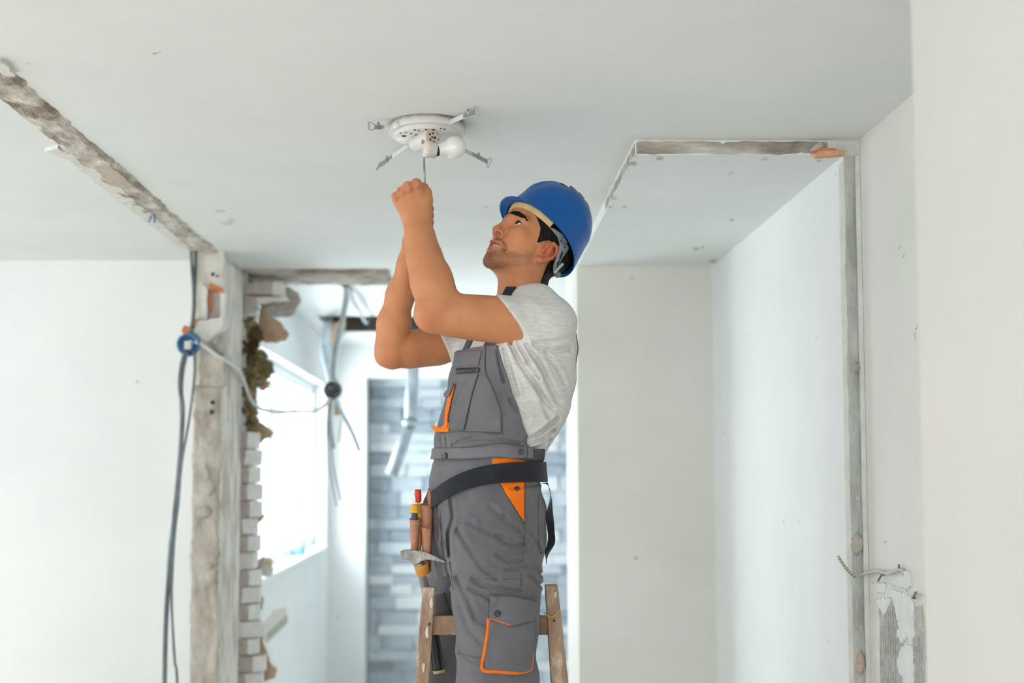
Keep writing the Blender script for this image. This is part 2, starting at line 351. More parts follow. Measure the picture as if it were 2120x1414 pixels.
# far room
wall_with_window('wall_far_side', 'x', -1.36, .30, 6.36, 10.35, 6.72, 9.92, 1.09, 2.28, M_WALL, 'white side wall of the far room with the bright window')
window('window_3', 'x', -1.20, 6.72, 9.92, 1.10, 2.28, 3, 'overexposed white window with mullions above a deep sill in the far room', fw=0.07)
struct(MB().box((-1.19, 6.72, 1.09), (-1.035, 9.92, 1.115)), 'trim_2', mat('sill_white', srgb(244, 246, 246), None, 0.4), 'white window sill with a bottle on it in the far room', 'window sill', bevel=0.004)
OX0, OZ = -0.785, 2.352
struct(MB().box((-1.36, 10.13, 0), (OX0, 10.45, H)).box((OX0, 10.13, OZ), (1.5, 10.45, H)), 'wall_far', M_WALL, 'white end wall of the far room around the stone clad recess', 'wall')
struct(MB().box((1.5, 6.66, 0), (1.8, 10.9, H)), 'wall_far_right', M_WALL, 'white wall closing the far room opposite its window', 'wall')
sw = struct(MB().box((OX0-.1, 10.42, 0), (1.5, 10.6, H)), 'wall_stone', mat('stone_backing', srgb(140, 150, 156), srgb(160, 168, 174), 0.95, 20), 'grey stone clad wall seen through the far opening', 'wall')
# stone cladding: every course of split stone is laid piece by piece
STONE = [mat('stone_%s' % n, srgb(*a), srgb(*b), 0.9, 9, 0.6, 40, stretch=(0.5, 1, 2)) for n, a, b in
         (('pale', (214, 222, 226), (238, 242, 243)), ('mid', (188, 200, 206), (220, 228, 232)), ('grey', (168, 180, 188), (204, 213, 219)), ('dark', (138, 152, 162), (182, 193, 201)))]
rnd = random.Random(11); stone_meshes = []
for k in range(10):
    bm = bmesh.new(); bmesh.ops.create_cube(bm, size=1)
    for v in bm.verts: v.co += Vector((rnd.uniform(-.03, .03), rnd.uniform(-.15, .15), rnd.uniform(-.05, .05)))
    me = bpy.data.meshes.new('stone'); bm.to_mesh(me); bm.free(); me.materials.append(STONE[(0, 1, 1, 2, 2, 3, 0, 1, 2, 3)[k]]); stone_meshes.append(me)
z = 0.03; row = 0
while z < 2.33:
    hh = rnd.choice((0.075, 0.085, 0.095, 0.11)); x = OX0 + 0.01 - rnd.uniform(0, .15)
    while x < 1.45:
        w = rnd.uniform(0.16, 0.34)
        x0 = max(x, OX0+.008); x1 = x+w
        if x1 - x0 > .03:
            o = bpy.data.objects.new('stone', rnd.choice(stone_meshes)); col.objects.link(o); o.parent = sw
            o.location = ((x0+x1)/2, 10.405+rnd.uniform(-.012, .012), z+hh/2); o.scale = (x1-x0-.006, .05, hh-.006)
        x = x1
    z += hh; row += 1

# ------------------------------------------------------------------ chipped column left by the removed wall
CXL, CXR, CYF = -1.195, -1.078, 5.79
colm = struct(MB().box((CXL, CYF+.05, 0), (CXR, 6.33, H)), 'column', M_COLUMN, 'chipped plaster column stub with exposed brick at the end of the ceiling scar', 'column')
def yplate(name, poly, Y, t, m, parent, amp=0.004, step=0.02, seed=1):
    w = ragged([(at(x, y, Y).x, at(x, y, Y).z) for x, y in poly], amp, step, seed)
    return MB().prism(w, lambda u, v, h: (u, Y+h, v), 0.0, t).build(name, m, parent)
yplate('plaster_head', [(403, 517), (462, 517), (464, 598), (432, 597), (420, 578), (408, 548)], CYF, .055, M_COLUMN, colm, .003, .025, 1)
yplate('plaster_edge', [(456, 596), (466, 598), (464, 668), (456, 664)], CYF, .055, M_FLAKE, colm, .002, .02, 2)
yplate('plaster_edge', [(417, 585), (430, 597), (428, 660), (416, 662)], CYF+.01, .045, M_FLAKE, colm, .002, .02, 3)
yplate('brick_face', [(429, 603), (458, 603), (458, 656), (428, 656)], CYF+.035, .02, M_BRICK, colm, .001, .03, 4)
yplate('brick_scrap', [(432, 588), (452, 592), (464, 602), (462, 607), (444, 600), (433, 600)], CYF-.006, .03, M_TERRA, colm, .002, .012, 5)
yplate('brick_scrap', [(432, 605), (436, 605), (437, 645), (433, 648)], CYF+.02, .02, M_TERRA, colm, .002, .012, 6)
yplate('plaster_chunk', [(395, 690), (412, 664), (462, 656), (462, 672), (446, 690), (428, 706), (412, 702)], CYF-.05, .11, M_FLAKE, colm, .003, .02, 7)
yplate('brick_scrap', [(376, 686), (383, 672), (392, 676), (397, 659), (413, 660), (408, 672), (398, 678), (402, 690), (394, 697), (380, 695)], CYF-.03, .06, M_TERRA, colm, .003, .012, 8)
yplate('plaster_face', [(432, 706), (462, 672), (464, 735), (450, 730)], CYF+.02, .03, M_GREYPL, colm, .002, .02, 9)
yplate('plaster_face', [(414, 716), (432, 722), (452, 735), (464, 740), (462, 800), (412, 800)], CYF+.006, .05, M_BARE, colm, .003, .025, 10)
low = scar('plaster_face', M_BARE, colm, (CXL+.004, CYF+.03, 0), (0, 0, 1), (1, 0, 0), (0, -1, 0), 2.02, 0.118, 0.010, 0.006, 0.014, 0.014, 8.8)
sidef = scar('plaster_face', M_COLUMN, colm, (CXR, CYF+.03, 0), (0, 0, 1), (0, 1, 0), (1, 0, 0), 2.59, 0.50, 0.02, 0.002, 0.006, 0.010, 9.9)
for k, (x, y, rx, rz) in enumerate([(441, 568, 4, 4), (450, 572, 4, 2), (440, 833, 4, 4), (438, 853, 4, 5)]):
    ylump('anchor_hole', x, y, rx, rz, CYF+.002, M_DARK, colm, k)
for k, (x, y, rx, rz) in enumerate([(432, 1010, 12, 18), (428, 985, 7, 14), (434, 1172, 9, 6), (420, 1060, 16, 12), (445, 700, 10, 12)]):
    ylump('plaster_lump', x, y, rx, rz, CYF+.012, M_BARE, colm, 10+k)

# ------------------------------------------------------------------ broken brick edge of the cross wall
wx = setp(empty('wall_cross'), 'broken edge of a brick wall with toothed courses and torn insulation', 'wall', kind='structure')
YB = 6.335
kx = YB/2800
MB().box((CXR, YB+.03, 0), (CXR+.028, YB+.27, H-.03)).build('mortar_core', M_GREYPL, wx)
rnd = random.Random(5)
def brick(y0, y1, xf, xe, ym, mats, slant=0.0):       # front face to xf, broken end slanting back to xe
    a0 = at(480, y1, YB); a1 = at(xf, y0, YB); a2 = at(xe, y0, YB)
    X0, X1, X2 = CXR+.001, a1.x, a2.x; Z0, Z1 = a0.z+.0015, a1.z-.0045
    V = [(X0, YB, Z0), (X1, YB, Z0), (X1+slant, YB, Z1), (X0, YB, Z1), (X2, ym, Z0), (X2+slant*.6, ym, Z1), (X0, YB+.11, Z0), (X2, YB+.11, Z0), (X2+slant*.4, YB+.11, Z1), (X0, YB+.11, Z1)]
    Fc = [(0,1,2,3), (1,4,5,2), (4,7,8,5), (7,6,9,8), (6,0,3,9), (0,6,7,4,1), (3,2,5,8,9)]
    o = raw('brick', V, Fc, mats, wx)
    for i in (1, 2): o.data.polygons[i].material_index = 1
    return o
ys = 893.0; k = 0
spec = [(512, 532, 0), (507, 536, .02), (516, 534, 0), (512, 538, .0), (517, 537, 0), (504, 529, -.02), (514, 534, 0), (524, 528, 0), (516, 536, 0), (500, 534, .01), (515, 532, 0), (504, 538, -.03), (513, 531, 0), (524, 545, .0), (512, 541, -.03), (516, 536, 0), (514, 534, 0)]
while ys < 1414 + 120:
    f, e_, sl = spec[k % len(spec)]
    wide = k in (7, 11)
    brick(ys, ys+35.7, f, e_, YB + rnd.uniform(.03, .055), [M_BRICKEND if wide else M_BRICK, M_BRICKEND], sl*.4)
    ys += 35.7; k += 1
# head of the broken edge: concrete plank end, stub brick, insulation, torn render on the far side
brk = MB().box((CXR, YB, at(0, 609, YB).z), (at(586, 0, YB).x, YB+.12, at(0, 586, YB).z)).build('plank_end', [M_BRICK], wx, bevel=.003)
MB().box((at(571, 0, YB).x, YB-.006, at(0, 611, YB).z), (at(590, 0, YB).x, YB+.13, at(0, 584, YB).z)).build('plank_cap', M_FLAKE, wx, bevel=.003)
yplate('render_flake', [(525, 616), (590, 613), (598, 620), (560, 624), (532, 628), (531, 655), (505, 656), (505, 616)], YB+.02, .05, M_FLAKE, wx, .002, .02, 2)
yplate('brick_scrap', [(505, 612), (530, 614), (534, 640), (506, 650)], YB+.005, .05, M_BRICK, wx, .002, .02, 3)
yplate('torn_render', [(588, 592), (600, 594), (616, 606), (622, 622), (613, 640), (608, 652), (590, 656), (540, 655), (538, 618), (588, 618)], YB+.17, .035, M_GREYPL, wx, .003, .018, 4)
yplate('torn_render', [(538, 640), (560, 655), (580, 665), (597, 690), (590, 703), (572, 709), (548, 710), (534, 690)], YB+.15, .03, M_BROWNPL, wx, .003, .016, 5)
yplate('torn_render', [(530, 876), (541, 874), (553, 884), (566, 896), (560, 905), (545, 911), (536, 920), (526, 905)], YB+.15, .03, M_BROWNPL, wx, .002, .014, 6)
yplate('torn_render', [(524, 1058), (534, 1052), (544, 1064), (549, 1067), (541, 1079), (528, 1088), (520, 1076)], YB+.13, .03, M_BROWNPL, wx, .002, .014, 7)
yplate('torn_render', [(526, 1160), (536, 1164), (537, 1185), (533, 1202), (526, 1200)], YB+.13, .03, mat('dark_brown_render', srgb(136, 110, 90), srgb(170, 146, 126), .95, 14), wx, .002, .014, 8)
yplate('torn_render', [(536, 1156), (545, 1152), (562, 1163), (566, 1180), (560, 1193), (548, 1196), (538, 1188)], YB+.16, .03, M_FLAKE, wx, .003, .014, 9)
yplate('torn_render', [(530, 1305), (540, 1304), (543, 1330), (552, 1352), (560, 1378), (572, 1382), (570, 1402), (552, 1410), (528, 1408), (524, 1385), (538, 1370), (532, 1340)], YB+.14, .03, M_BROWNPL, wx, .003, .014, 10)
yplate('torn_render', [(530, 1235), (540, 1232), (546, 1240), (541, 1264), (535, 1262)], YB+.13, .02, M_GREYPL, wx, .002, .014, 12)
ylump('insulation_tuft', 553, 1162, 12, 7, YB+.13, mat('pale_wool', srgb(196, 190, 150), srgb(224, 216, 190), 1, 30, .8, 80), wx, 4)
# plasterboard scrap dangling from the break
pb = [(540, 1300), (566, 1262), (592, 1256), (597, 1278), (590, 1298), (552, 1334), (545, 1325)]
o = yplate('plasterboard_scrap', pb, YB+.10, .012, mat('plasterboard', srgb(226, 228, 224), srgb(236, 237, 234), .9, 10), wx, .001, .05, 3)
yplate('printed_band', [(552, 1312), (594, 1272), (596, 1288), (554, 1326)], YB+.0985, .003, mat('green_print', srgb(166, 186, 176), srgb(206, 214, 208), .9, 90), wx, .0, .05, 3)
# insulation wool: lumpy clods stuffed in the broken cavity
for k, (x, y, rx, rz, dy, dk) in enumerate([(516, 672, 14, 18, .06, 0), (522, 700, 20, 22, .07, 1), (515, 725, 15, 26, .06, 1), (530, 748, 26, 22, .08, 0), (545, 765, 20, 18, .09, 0), (520, 780, 18, 24, .06, 0),
                                     (515, 815, 14, 26, .06, 0), (516, 850, 17, 22, .06, 0), (520, 876, 16, 15, .07, 0), (545, 795, 12, 12, .09, 2), (556, 760, 9, 12, .09, 0), (538, 735, 14, 10, .05, 0)]):
    m = (M_WOOL, mat('dark_wool', srgb(70, 52, 28), srgb(128, 108, 70), 1, 22, 1, 90), M_BROWNPL)[dk]
    bm = bmesh.new(); bmesh.ops.create_icosphere(bm, subdivisions=4, radius=1); c = at(x, y, YB+dy)
    for v in bm.verts:
        n = 1 + 0.55*noise.fractal(v.co*2.6 + Vector((k*3.7, 0, 0)), 0.7, 2.1, 5)
        v.co = Vector((c.x + v.co.x*n*rx*kx, c.y + v.co.y*n*.05, c.z + v.co.z*n*rz*kx))
    me = bpy.data.meshes.new('insulation_tuft'); bm.to_mesh(me); bm.free(); link('insulation_tuft', me, m, wx, False)

# ------------------------------------------------------------------ wires and boxes on the column and in the far room
jb = setp(empty('junction_box'), 'round blue junction box hanging open by the chipped column', 'junction box')
c = at(391, 713, 5.70)
ax = Vector((-.12, -.9, -.35)).normalized()
MB().lathe([(.018, .03), (.046, .028), (.049, .0), (.050, -.012), (.044, -.012), (.042, .018), (.012, .02)], c, -ax, 28, cap=False).build('box_shell', M_BLUEBOX, jb, smooth=True)
MB().box((c.x-.018, c.y-.012, c.z-.022), (c.x+.012, c.y+.02, c.z+.014)).build('terminal_block', M_CABLEW, jb, bevel=.004)
ft = at(395, 518, 5.74); ft2 = at(404, 516, 5.76); ft.z = ft2.z = H
setp(cable('supply_cable', [ft, at(398, 560, 5.73), at(401, 610, 5.71), at(399, 660, 5.70), c+Vector((.0, .01, .04))], .007, M_CABLED), 'thin dark cable dropping from the ceiling to the blue junction box', 'cable', 'cables above the blue box')
setp(cable('supply_cable', [ft2, at(405, 545, 5.75), at(403, 600, 5.73), at(402, 640, 5.715), at(397, 690, 5.705)], .0075, M_CABLED), 'thicker dark cable along the column top into the blue junction box', 'cable', 'cables above the blue box')
setp(cable('drop_cable', [at(384, 728, 5.69), at(376, 760, 5.69), at(373, 800, 5.69), at(378, 850, 5.69), at(374, 930, 5.69), at(368, 1000, 5.69), at(362, 1060, 5.69), at(358, 1110, 5.69), at(351, 1180, 5.69), at(345, 1260, 5.69), at(342, 1340, 5.69), at(340, 1480, 5.69), at(340, 1700, 5.69)], [0] and .010, M_CABLED), 'thick grey cable hanging down the white wall below the blue box', 'cable', 'cables below the blue box')
setp(cable('drop_cable', [at(402, 728, 5.68), at(403, 770, 5.68), at(397, 830, 5.68), at(388, 890, 5.68), at(376, 960, 5.68), at(369, 1040, 5.67), at(362, 1100, 5.665), at(357, 1180, 5.665), at(355, 1240, 5.67), at(358, 1310, 5.68), at(362, 1370, 5.68), at(367, 1420, 5.68), at(372, 1700, 5.69)], .0055, M_CABLED), 'thin grey cable looping out of the blue box beside the thicker one', 'cable', 'cables below the blue box')
setp(cable('drop_cable', [at(387, 730, 5.70), at(378, 775, 5.70), at(375, 830, 5.70), at(377, 880, 5.70), at(371, 960, 5.70), at(364, 1050, 5.70), at(352, 1130, 5.70), at(347, 1230, 5.70), at(341, 1380, 5.70), at(338, 1700, 5.70)], .008, M_CABLEG), 'middle grey cable running down against the thick cable below the box', 'cable', 'cables below the blue box')
setp(cable('link_cable', [at(404, 706, 5.70), at(425, 718, 5.70), at(450, 736, 5.72), at(470, 748, 5.76), at(492, 766, 6.0), at(505, 790, 6.22), at(520, 828, 6.3), at(540, 846, 6.32), at(575, 853, 6.4), at(612, 852, 6.5), at(645, 852, 6.6), at(668, 843, 6.66), at(684, 824, 6.68)], .0085, M_CABLEW), 'pale cable sagging from the blue box to the black box', 'cable')
bb = setp(empty('junction_box'), 'round black junction box dangling on cables in the far room', 'junction box')
c2 = at(689, 808, 6.70)
MB().lathe([(.020, -.028), (.042, -.024), (.044, .012), (.040, .022), (.012, .024)], c2, (-.15, -.9, -.1), 24).build('box_shell', M_BLACKBOX, bb, smooth=True)
MB().lathe([(.006, 0), (.006, .006)], c2 + Vector((-.01, -.026, .012)), (0, -1, 0), 10).build('screw', M_CABLEG, bb)
top = onz(716, 592, H)
ylump('ceiling_grommet', 716, 592, 8, 4, top.y, M_DARK, ceil, 3)
setp(cable('hanging_cable', [top, at(714, 625, 6.9), at(708, 660, 6.85), at(697, 705, 6.8), at(691, 745, 6.75), at(688, 785, 6.71)], .011, M_CABLEG), 'grey cable hanging from the far ceiling down to the black box', 'cable', 'cables in the far room')
setp(cable('hanging_cable', [top+Vector((.012, .02, 0)), at(720, 620, 6.95), at(711, 665, 6.88), at(702, 705, 6.84), at(693, 750, 6.78), at(692, 790, 6.72)], .009, M_CABLEW), 'pale cable hanging beside the grey cable above the black box', 'cable', 'cables in the far room')
setp(cable('hanging_cable', [top+Vector((.02, .03, 0)), at(730, 622, 7.2), at(745, 645, 7.7), at(760, 668, 8.3), Vector((at(768, 668, 8.6).x, 8.6, H+.1))], .010, M_CABLEG), 'short grey cable running back into the dark ceiling slot', 'cable', 'cables in the far room')
for pts, r, m, lb in (([(692, 822), (706, 852), (724, 885), (736, 912), (744, 934)], .011, M_CONDUIT, 'stiff pale conduit tail slanting below the black box'),
                      ([(684, 826), (681, 860), (684, 895), (690, 928)], .013, M_CABLEG, 'short thick grey cable tail below the black box'),
                      ([(680, 828), (677, 880), (680, 950), (688, 1000), (697, 1048)], .0055, M_CABLEG, 'long thin wire ending lowest below the black box'),
                      ([(686, 840), (684, 900), (689, 960), (697, 1000), (705, 1036)], .0055, M_CABLEG, 'long thin wire curling beside the lowest wire')):
    setp(cable('cable_tail', [at(x, y, 6.70) for x, y in pts], r, m), lb, 'cable', 'cable tails below the black box')
cs = at(697, 846, 6.715)
setp(MB().box((cs.x-.012, 6.70, cs.z-.035), (cs.x+.014, 6.73, cs.z+.035)).build('wire_connector', M_BROWNPL, bevel=.004), 'small brown wire connector under the black box', 'connector')
cs = at(703, 890, 6.74)
setp(MB().beam(at(706, 862, 6.74), at(700, 916, 6.74), .026, .012, (0, 1, 0)).build('cable_clip', M_WHITEPVC, bevel=.003), 'white plastic strip hanging under the brown connector', 'clip')
setp(MB().tube(smooth_path([Vector((-.89, 8.36, H+.08)), Vector((-.885, 8.33, H-.03)), at(673, 720, 7.4), at(682, 765, 7.0), at(690, 792, 6.8)], 6), .026, 14).build('conduit', M_CONDUIT, smooth=True), 'pale blue conduit leaning from the ceiling slot to the black box', 'conduit')
MB().prism(ragged([(at(x, y, 8.25).x, at(x, y, 8.25).z) for x, y in [(682, 668), (716, 668), (712, 690), (700, 706), (690, 722), (684, 700)]], .004, .03, 2), lambda u, v, h: (u, 8.22+h, v), 0, .04).build('broken_flap', M_BROWNPL, ceil)
setp(MB().tube([Vector((at(860, 690, 8.9).x, 8.9, H+.08)), at(858, 700, 8.5), at(855, 770, 7.7), at(851, 868, 7.5)], .035, 16).tube([at(850, 870, 7.5), at(848, 882, 7.5)], .042, 16).tube([at(848, 880, 7.5), at(830, 932, 7.48), at(811, 982, 7.46)], .033, 16).build('steel_conduit', M_METALCON, smooth=True), 'bent grey steel conduit hanging in front of the stone wall', 'conduit')
# bottle on the far sill
bt = setp(empty('water_bottle'), 'clear plastic bottle with blue cap on the far window sill', 'bottle')
b0 = Vector((-1.09, 8.62, 1.115)); b0 = Vector((onx(618, 1150, -1.10).x, onx(618, 1150, -1.10).y, 1.115))
MB().lathe([(.040, 0), (.042, .01), (.042, .05)], b0, (0, 0, 1), 20).build('label_band', mat('blue_label', srgb(120, 176, 232), None, .5), bt, smooth=True)
MB().lathe([(.041, .05), (.041, .20), (.030, .26), (.014, .29), (.014, .31)], b0, (0, 0, 1), 20).build('bottle_body', mat('clear_plastic', srgb(226, 236, 242), None, .15), bt, smooth=True)
MB().lathe([(.017, .31), (.017, .335), (.013, .338)], b0, (0, 0, 1), 16).build('bottle_cap', mat('blue_cap', srgb(70, 130, 210), None, .4), bt, smooth=True)

# ------------------------------------------------------------------ ridged adhesive patch and stripped wires on the right wall
XW = 1.1165
def wx_poly(poly): return [(onx(x, y, XW).y, onx(x, y, XW).z) for x, y in poly]
def xplate(name, poly, t, m, parent, amp=.002, step=.012, seed=1):
    return MB().prism(ragged(wx_poly(poly), amp, step, seed), lambda u, v, h: (XW - h, u, v), -.001, t).build(name, m, parent)
ad = setp(empty('adhesive_patch'), 'ridged grey tile adhesive patch with torn white plaster low on the cream wall', 'adhesive patch')
xplate('base_coat', [(1806, 1206), (1850, 1210), (1884, 1224), (1918, 1236), (1922, 1640), (1800, 1640), (1800, 1300)], .003, M_FLAKE, ad, .003, .02, 2)
rnd = random.Random(3)
M_RIDGE = mat('grey_adhesive', srgb(168, 168, 162), srgb(198, 199, 194), .95, 30, .5, 90)
xplate('adhesive_bed', [(1822, 1262), (1850, 1246), (1868, 1252), (1872, 1300), (1868, 1640), (1834, 1640), (1830, 1330)], .0045, M_RIDGE, ad, .002, .012, 5)
xplate('adhesive_bed', [(1898, 1256), (1912, 1254), (1918, 1280), (1920, 1640), (1888, 1640), (1896, 1400)], .0045, M_RIDGE, ad, .002, .012, 6)
for k in range(9):
    x = 1827 + k*5; y0 = 1300 - 6*min(k, 9-k)*2 + rnd.uniform(-10, 10)
    ln = wx_poly([(x, y0), (x+2, 1640)])
    MB().beam((XW-.0045, ln[0][0], ln[0][1]), (XW-.0045, ln[1][0], ln[1][1]), .0055, .006, (1, 0, 0)).build('adhesive_ridge', M_RIDGE, ad, bevel=.0014)
for k in range(4):
    x = 1896 + k*5; ln = wx_poly([(x, 1300+rnd.uniform(0, 40)), (x+2, 1640)])
    MB().beam((XW-.0045, ln[0][0], ln[0][1]), (XW-.0045, ln[1][0], ln[1][1]), .0055, .006, (1, 0, 0)).build('adhesive_ridge', M_RIDGE, ad, bevel=.0014)
M_TORN = mat('torn_white', srgb(222, 223, 223), srgb(232, 233, 233), .9, 20, .3, 50)
xplate('torn_plaster', [(1848, 1218), (1888, 1232), (1898, 1250), (1896, 1290), (1900, 1318), (1892, 1326), (1884, 1318), (1872, 1330), (1862, 1316), (1866, 1296), (1858, 1258)], .0078, M_TORN, ad, .0035, .006, 7)
xplate('torn_plaster', [(1872, 1340), (1884, 1334), (1896, 1340), (1898, 1400), (1896, 1470), (1882, 1410), (1866, 1392), (1862, 1370)], .0078, M_TORN, ad, .0035, .006, 8)
xplate('torn_plaster', [(1816, 1206), (1838, 1208), (1836, 1226), (1820, 1226)], .0062, M_TORN, ad, .003, .006, 9)
xplate('torn_plaster', [(1818, 1240), (1850, 1238), (1846, 1250), (1834, 1276), (1826, 1258)], .0066, M_TORN, ad, .003, .006, 10)
xplate('torn_plaster', [(1876, 1182), (1888, 1184), (1890, 1214), (1878, 1220), (1872, 1206)], .006, M_TORN, ad, .003, .006, 11)
def xn(px, py, d): p = onx(px, py, XW); return Vector((XW-d, p.y, p.z))
M_NAIL = mat('rusty_nail', srgb(110, 96, 90), srgb(140, 126, 118), .6, 40)
for a, b in (((1868, 1182), (1874, 1170)), ((1833, 1190), (1830, 1203)), ((1898, 1238), (1910, 1226))):
    setp(MB().tube([xn(*a, -.005), xn(*a, .010), xn(*b, .016)], .0026, 8).build('bent_nail', M_NAIL, smooth=True), 'bent rusty nail %s' % {1868: 'holding the end of the grey wire', 1833: 'under the middle of the grey wire', 1898: 'at the upper corner of the adhesive patch'}[a[0]], 'nail', 'nails in the cream wall')
setp(cable('stripped_cable', [xn(1772, 1195, .03), xn(1795, 1190, .02), xn(1815, 1184, .015), xn(1832, 1183, .015), xn(1848, 1187, .014), xn(1862, 1183, .012), xn(1873, 1179, .01), xn(1875, 1192, .002)], .0052, mat('pale_grey_cable', srgb(186, 188, 184), srgb(198, 200, 196), .5, 20)), 'pale grey cable stub pulled across the cream wall above the adhesive', 'cable')
pw = smooth_path([at(1770, 1196, 3.80), at(1758, 1184, 3.78), at(1748, 1172, 3.76), at(1740, 1160, 3.75), at(1735, 1150, 3.74)], 8)
w = MB().tube(pw, [.0042]*(len(pw)-6)+[.004, .0036, .0032, .0026, .002, .0012], 8).build('earth_wire', [mat('yellow_insulation', srgb(214, 212, 172), None, .5), mat('green_insulation', srgb(84, 96, 78), None, .5)], None, smooth=True)
setp(w, 'striped yellow and green earth wire sticking out of the cut edge', 'wire')
for i, p in enumerate(w.data.polygons): p.material_index = 1 if (i//8) % 3 == 2 else 0
# ================================================================== solid modelling by distance fields (numpy)
f32 = np.float32
def V3(p): return np.array(p, f32)
def rc(P, a, b, r1, r2):
    a = V3(a); b = V3(b); d = b-a; q = P-a
    t = np.clip((q@d)/max(float(d@d), 1e-12), 0, 1)
    return np.sqrt(((q-t[:, None]*d)**2).sum(1)) - (r1+(r2-r1)*t)
def sph(P, c, r): return np.sqrt(((P-V3(c))**2).sum(1)) - r
def ell(P, c, r):
    q = (P-V3(c))/V3(r); k0 = np.sqrt((q*q).sum(1)); k1 = np.sqrt(((q/V3(r))**2).sum(1))
    return k0*(k0-1)/np.maximum(k1, 1e-9)
def smin(a, b, k):
    h = np.clip(.5+.5*(b-a)/k, 0, 1); return b+(a-b)*h-k*h*(1-h)
def smax(a, b, k): return -smin(-a, -b, k)
def chain(P, pts, k=0.01):
    d = None
    for (a, ra), (b, rb) in zip(pts[:-1], pts[1:]):
        e = rc(P, a, b, ra, rb); d = e if d is None else smin(d, e, k)
    return d
def poly2(U, W, poly):                             # signed distance to a 2-D polygon
    d = np.full(U.shape, 1e9, f32); s = np.ones(U.shape, f32); n = len(poly)
    j = n-1
    for i in range(n):
        ex, ey = poly[j][0]-poly[i][0], poly[j][1]-poly[i][1]; wx_, wy_ = U-poly[i][0], W-poly[i][1]
        t = np.clip((wx_*ex+wy_*ey)/(ex*ex+ey*ey+1e-12), 0, 1); bx, by = wx_-ex*t, wy_-ey*t
        d = np.minimum(d, bx*bx+by*by)
        c1 = W >= poly[i][1]; c2 = W < poly[j][1]; c3 = ex*wy_ > ey*wx_
        s = np.where((c1 & c2 & c3) | (~c1 & ~c2 & ~c3), -s, s); j = i
    return np.sqrt(d)*s
def line2(U, W, pl):                               # distance to a 2-D polyline
    d = np.full(U.shape, 1e9, f32)
    for a, b in zip(pl[:-1], pl[1:]):
        ex, ey = b[0]-a[0], b[1]-a[1]; x, y = U-a[0], W-a[1]
        t = np.clip((x*ex+y*ey)/(ex*ex+ey*ey+1e-12), 0, 1); d = np.minimum(d, (x-ex*t)**2+(y-ey*t)**2)
    return np.sqrt(d)
CORN = [(0,0,0),(1,0,0),(0,1,0),(1,1,0),(0,0,1),(1,0,1),(0,1,1),(1,1,1)]
EDG = [(0,1),(2,3),(4,5),(6,7),(0,2),(1,3),(4,6),(5,7),(0,4),(1,5),(2,6),(3,7)]
def mesh_sdf(fn, lo, hi, h, B=8, lip=1.5):
    lo = np.array(lo, float); hi = np.array(hi, float)
    nb = np.ceil(((hi-lo)/h+1)/B).astype(int); n = nb*B
    g = np.stack(np.meshgrid(*[np.arange(k) for k in nb], indexing='ij'), -1).reshape(-1, 3)
    cen = (lo+(g*B+(B-1)/2)*h).astype(f32)
    d = np.concatenate([fn(c) for c in np.array_split(cen, max(1, len(cen)//300000))])
    act = np.abs(d) < lip*(B*h*.87)+h
    D = np.where(d < 0, f32(-1), f32(1)).reshape(nb)
    D = D.repeat(B, 0).repeat(B, 1).repeat(B, 2).astype(f32)
    off = np.stack(np.meshgrid(*[np.arange(B)]*3, indexing='ij'), -1).reshape(-1, 3)
    ag = g[act]*B
    for ch in np.array_split(ag, max(1, len(ag)*B**3//400000)):
        I = (ch[:, None, :]+off[None]).reshape(-1, 3)
        D[I[:, 0], I[:, 1], I[:, 2]] = fn((lo+I*h).astype(f32))
    D[0] = D[-1] = 1; D[:, 0] = D[:, -1] = 1; D[:, :, 0] = D[:, :, -1] = 1
    S = D < 0; c = np.zeros(tuple(n-1), np.int8)
    sl = lambda o: (slice(o[0], n[0]-1+o[0]), slice(o[1], n[1]-1+o[1]), slice(o[2], n[2]-1+o[2]))
    for o in CORN: c += S[sl(o)]
    cells = np.argwhere((c > 0) & (c < 8))
    if not len(cells): return np.zeros((0, 3)), np.zeros((0, 4), int)
    vals = np.stack([D[cells[:, 0]+o[0], cells[:, 1]+o[1], cells[:, 2]+o[2]] for o in CORN], 1)
    acc = np.zeros((len(cells), 3)); cnt = np.zeros(len(cells)); C = np.array(CORN, float)
    for a, b in EDG:
        va, vb = vals[:, a], vals[:, b]; m = (va < 0) != (vb < 0)
        t = np.where(m, va/np.where(m, va-vb, 1), 0)
        acc += np.where(m[:, None], C[a]+t[:, None]*(C[b]-C[a]), 0); cnt += m
    V = lo+(cells+acc/cnt[:, None])*h
    idx = np.full(tuple(n-1), -1, np.int32); idx[cells[:, 0], cells[:, 1], cells[:, 2]] = np.arange(len(cells))
    Q = []
    for ax in range(3):
        o = [0, 0, 0]; o[ax] = 1
        A = S[:-1 if ax == 0 else None, :-1 if ax == 1 else None, :-1 if ax == 2 else None]; Bb = S[o[0]:, o[1]:, o[2]:]
        e = np.argwhere(A != Bb); u, v = [k for k in range(3) if k != ax]
        e = e[(e[:, u] > 0) & (e[:, v] > 0) & (e[:, u] < n[u]-1) & (e[:, v] < n[v]-1)]
        def cell(du, dv):
            q = e.copy(); q[:, u] -= du; q[:, v] -= dv; return idx[q[:, 0], q[:, 1], q[:, 2]]
        q = np.stack([cell(1, 1), cell(0, 1), cell(0, 0), cell(1, 0)], 1)
        fl_ = A[e[:, 0], e[:, 1], e[:, 2]]
        if ax == 1: fl_ = ~fl_
        q[~fl_] = q[~fl_][:, ::-1]
        Q.append(q[(q >= 0).all(1)])
    return V, np.concatenate(Q)
